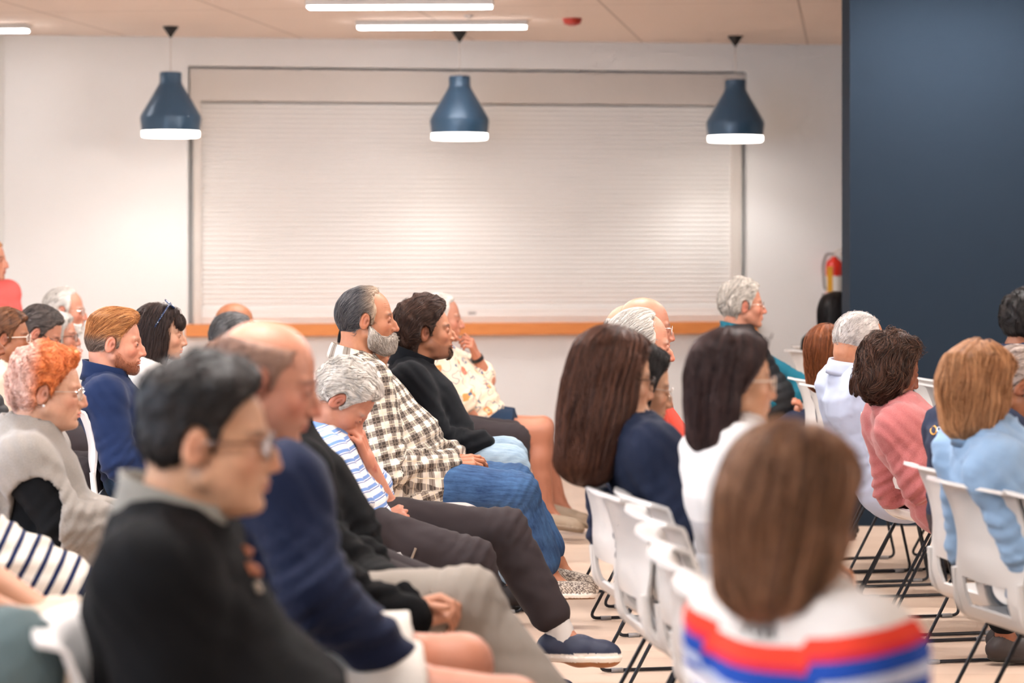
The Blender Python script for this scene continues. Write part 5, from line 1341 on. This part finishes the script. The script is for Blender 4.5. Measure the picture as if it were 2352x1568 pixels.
chair_far(2118, 878, 16, 'white chair that the person in the pale blue quilted jacket sits on')
chair_far(2293, 930, 16, 'white chair cut by the right edge, nearest of the right row')
chair_far(1812, 392, 20, 'pale chair far behind, against the white wall below the extinguisher')
for i, d in enumerate((9.15, 9.75, 10.35, 10.95)): place_chair(2.02+.03*i, d, math.radians(10), 'white chair beyond the pink sweater, %s row place, only legs in view' % ord_[i])
# ------------------------------------------------------------------ paper, sunglasses, small things on clothes
if 'bowed_dark' in BYKEY and '_P' in BYKEY['bowed_dark']:
    a, b, c, d = at(178, 966, 500, -.12), at(262, 1000, 500, -.12), at(252, 1034, 500, -.20), at(166, 1012, 500, -.20)
    n = unit(np.cross(b-a, d-a)); mb = MB(); pv = []
    P = np.zeros((8, 6, 3))
    for i in range(8):
        for j in range(6):
            u, v = i/7, j/5; P[i, j] = (a*(1-u)+b*u)*(1-v)+(d*(1-u)+c*u)*v+n*.010*math.sin(math.pi*u)
    vs, fs = shell(P, .0012); mb.add(vs, fs); o = mb.build('paper_sheet', MAT['paper'], None, True); tag(o, 'white sheet of paper held on the lap behind the blue sweater', 'paper')
S = BYKEY['sunglasses']
if '_O' in S:
    M, O, hs, org, root = S['_M'], S['_O'], S['_hs'], S['_org'], S['_root']
    def tr(p): return (np.asarray(p)*hs)@M.T+O-org
    m, nt, b = nmat('dotted_frame', tuple(hexc(20, 44, 84)), .25)
    vo = nd(nt, 'ShaderNodeTexVoronoi'); vo.inputs['Scale'].default_value = 130; vo.inputs['Randomness'].default_value = .3; nt.links.new(coords(nt), vo.inputs['Vector'])
    nt.links.new(mix(nt, math_(nt, 'LESS_THAN', vo.outputs['Distance'], .26), tuple(hexc(18, 40, 78)), (.75, .8, .85)), b.inputs['Base Color'])
    mb = MB(); ln = MB()
    for sd in (-1, 1):
        ring = [tr((.040-.020*math.sin(t), sd*(.034+.026*math.cos(t)), .137+.016*math.sin(t))) for t in np.linspace(0, 2*math.pi, 20, endpoint=False)]
        mb.tube(ring, .0035, 8, True); ln.add(ring, [tuple(range(20))])
        mb.tube([tr((.042, sd*.060, .140)), tr((.030, sd*.078, .125)), tr((-.0, sd*.094, .075)), tr((-.02, sd*.098, .04))], [.004, .0035, .0025, .002], 8)
    mb.tube([tr((.046, -.010, .135)), tr((.046, .010, .135))], .003, 6)
    o = mb.build('sunglasses', m, root, True); ln.build('lens', nmat('dark_lens', (.01, .02, .04), .08)[0], o)
def surf_tube(S, pts, r, mat, name, dy):
    mb = MB(); mb.tube([at(p[0], p[1], S['s'], p[2] if len(p) > 2 else dy)-S['_org'] for p in pts], r, 8); return mb.build(name, mat, S['_root'], True)

from mathutils.bvhtree import BVHTree
def surface(S, names, px, py):
    """point and normal of a garment under a photo position"""
    best = None
    dr = Vector(((px-CX)/F_PX, 1, -(py-HZ)/F_PX)).normalized()
    for o in S['_root'].children:
        if o.name.split('.')[0] not in names: continue
        off = Vector(S['_org']); bv = BVHTree.FromPolygons([v.co+off for v in o.data.vertices], [tuple(q.vertices) for q in o.data.polygons])
        h = bv.ray_cast(Vector((0, 0, ZC)), dr)
        if h[0] is not None and (best is None or h[3] < best[2]): best = (V(*h[0]), V(*h[1]), h[3])
    return best
def stitch(key, names, pts, r, mat, name, lift=.0015, closed=False, label=None):
    S = BYKEY[key]
    if '_root' not in S: return
    P = []
    for (x, y) in pts:
        h = surface(S, names, x, y)
        if h is not None: P.append(h[0]+h[1]*lift*(1 if np.dot(h[1], V(0, -1, 0)) > 0 else -1)-S['_org'])
    if len(P) < 2: return
    mb = MB(); mb.tube(P, r, 8, closed); o = mb.build(name, mat, S['_root'], True)
    if label: o['label'] = label
def dense(pts, n=6):
    out = []
    for a, b in zip(pts[:-1], pts[1:]):
        for k in range(n): out.append((a[0]+(b[0]-a[0])*k/n, a[1]+(b[1]-a[1])*k/n))
    return out+[pts[-1]]
gold = nmat('gold_thread', tuple(hexc(214, 170, 110)), .5)[0]; orange = nmat('orange_thread', tuple(hexc(240, 168, 60)), .6)[0]; pale = nmat('pale_thread', tuple(hexc(220, 222, 226)), .6)[0]; brownt = nmat('brown_toggle', tuple(hexc(150, 84, 50)), .5)[0]; steel = nmat('zip_metal', tuple(hexc(176, 164, 150)), .35, .7)[0]
stitch('checked', ['jeans'], dense([(905, 1152), (940, 1160), (994, 1172), (992, 1190)]), .0008, gold, 'pocket_seam')
stitch('checked', ['shirt'], dense([(890, 1119), (893, 1126)], 3), .004, MAT['red'], 'cloth_tag')
stitch('white_hair_bowed', ['trousers'], dense([(955, 1258), (940, 1295), (928, 1338)]), .004, steel, 'pocket_zip')
stitch('black_jacket', ['jacket'], dense([(562, 1264), (588, 1276)], 3), .010, brownt, 'toggle'); stitch('black_jacket', ['jacket'], dense([(570, 1306), (598, 1316)], 3), .011, brownt, 'toggle')
stitch('black_jacket', ['jacket'], dense([(585, 1340), (595, 1362)], 3), .006, steel, 'zip_pull')
stitch('bent_grey', ['jacket'], [(2145+7*math.cos(t), 988+10*math.sin(t)) for t in np.linspace(0, 6, 14)], .0018, orange, 'emblem'); 
for (x, y) in ((2157, 986), (2163, 995), (2160, 1004)): stitch('bent_grey', ['jacket'], [(x+4*math.cos(t), y+5*math.sin(t)) for t in np.linspace(0, 6, 8)], .0014, pale, 'emblem')
stitch('block_sweater', ['sweater'], dense([(1562, 1040), (1556, 1120), (1560, 1210)]), .006, MAT['red'], 'red_trim', label='red trim down the back')
stitch('gold_zip', ['jacket'], dense([(2, 860), (20, 905), (36, 958)]), .004, gold, 'zip')
S = BYKEY['floral']
if '_J' in S:
    W, E = S['_J']['l']['W'], S['_J']['l']['E']; ax = unit(W-E); mb = MB(); mb.tube([W-ax*.022-S['_org'], W-ax*.002-S['_org']], .0315, 16); mb.build('watch_strap', MAT['black'], S['_root'], True)
for k_ in ('sunglasses', 'red_curls'):
    S = BYKEY[k_]
    if '_M' in S:
        q = (V(-.006, -.083, -.034)*S['_hs'])@S['_M'].T+S['_O']-S['_org']; mb = MB(); mb.lathe([(0, -.004), (.003, -.003), (.004, 0), (.003, .003), (0, .004)], tuple(q), 10, cap=False); mb.build('earring', MAT['white_plastic'], S['_root'], True)
# ------------------------------------------------------------------ daylight, camera, exposure
w = bpy.data.worlds.new('daylight'); bpy.context.scene.world = w; w.use_nodes = True; nt = w.node_tree; bg = nt.nodes['Background']
tc = nd(nt, 'ShaderNodeTexCoord'); s = sep(nt, tc.outputs['Generated'])
nt.links.new(ramp(nt, math_(nt, 'MULTIPLY_ADD', s[0], .5, .5), [(0, (.74, .86, 1.0)), (.5, (1.0, .97, .94)), (1, (1.0, .95, .90))]), bg.inputs[0]); bg.inputs[1].default_value = .38
L = bpy.data.lights.new('assumed_window_light', 'AREA'); L.shape = 'RECTANGLE'; L.size = 9.5; L.size_y = 2.0; L.energy = 170; L.color = (.62, .78, 1.0)  # assumed window light, taken from the cool rims on the heads
o = bpy.data.objects.new('assumed_window_light', L); C.objects.link(o); cpos = c0+ld*10.5+V(.15, 0, 1.55); o.location = tuple(cpos)
o.rotation_euler = Vector((1, .15, -.12)).to_track_quat('-Z', 'Y').to_euler(); 
L = bpy.data.lights.new('added_face_light', 'AREA'); L.shape = 'RECTANGLE'; L.size = 3.5; L.size_y = 1.2; L.energy = 330; L.color = (1, .93, .86)  # added unseen lamp, brightens the faces from the right
o = bpy.data.objects.new('added_face_light', L); C.objects.link(o); o.location = (8.2, 4.5, 2.75); o.rotation_euler = Vector((-1, .12, -.28)).to_track_quat('-Z', 'Y').to_euler()
cam = bpy.data.cameras.new('camera'); cam.sensor_width = 36; cam.lens = F_PX/2352*36; cam.shift_y = -(784-HZ)/2352; cam.clip_end = 100
cam.dof.use_dof = True; cam.dof.focus_distance = F_PX/650; cam.dof.aperture_fstop = globals().get('FSTOP', 2.9); 
co = bpy.data.objects.new('camera', cam); C.objects.link(co); co.location = (0, 0, ZC); co.rotation_euler = (math.pi/2, 0, 0); bpy.context.scene.camera = co
sc = bpy.context.scene; vs_ = sc.view_settings; vs_.view_transform = 'Standard'; vs_.look = 'None'; vs_.gamma = 1; vs_.use_curve_mapping = False; vs_.exposure = .33
sc.cycles.use_denoising = True; sc.cycles.max_bounces = 6; sc.cycles.diffuse_bounces = 3; sc.cycles.transparent_max_bounces = 12; sc.cycles.caustics_reflective = False; sc.cycles.caustics_refractive = False
sc.cycles.sample_clamp_indirect = 8
sc.cycles.use_adaptive_sampling = True; sc.cycles.adaptive_threshold = .12; sc.cycles.adaptive_min_samples = 12
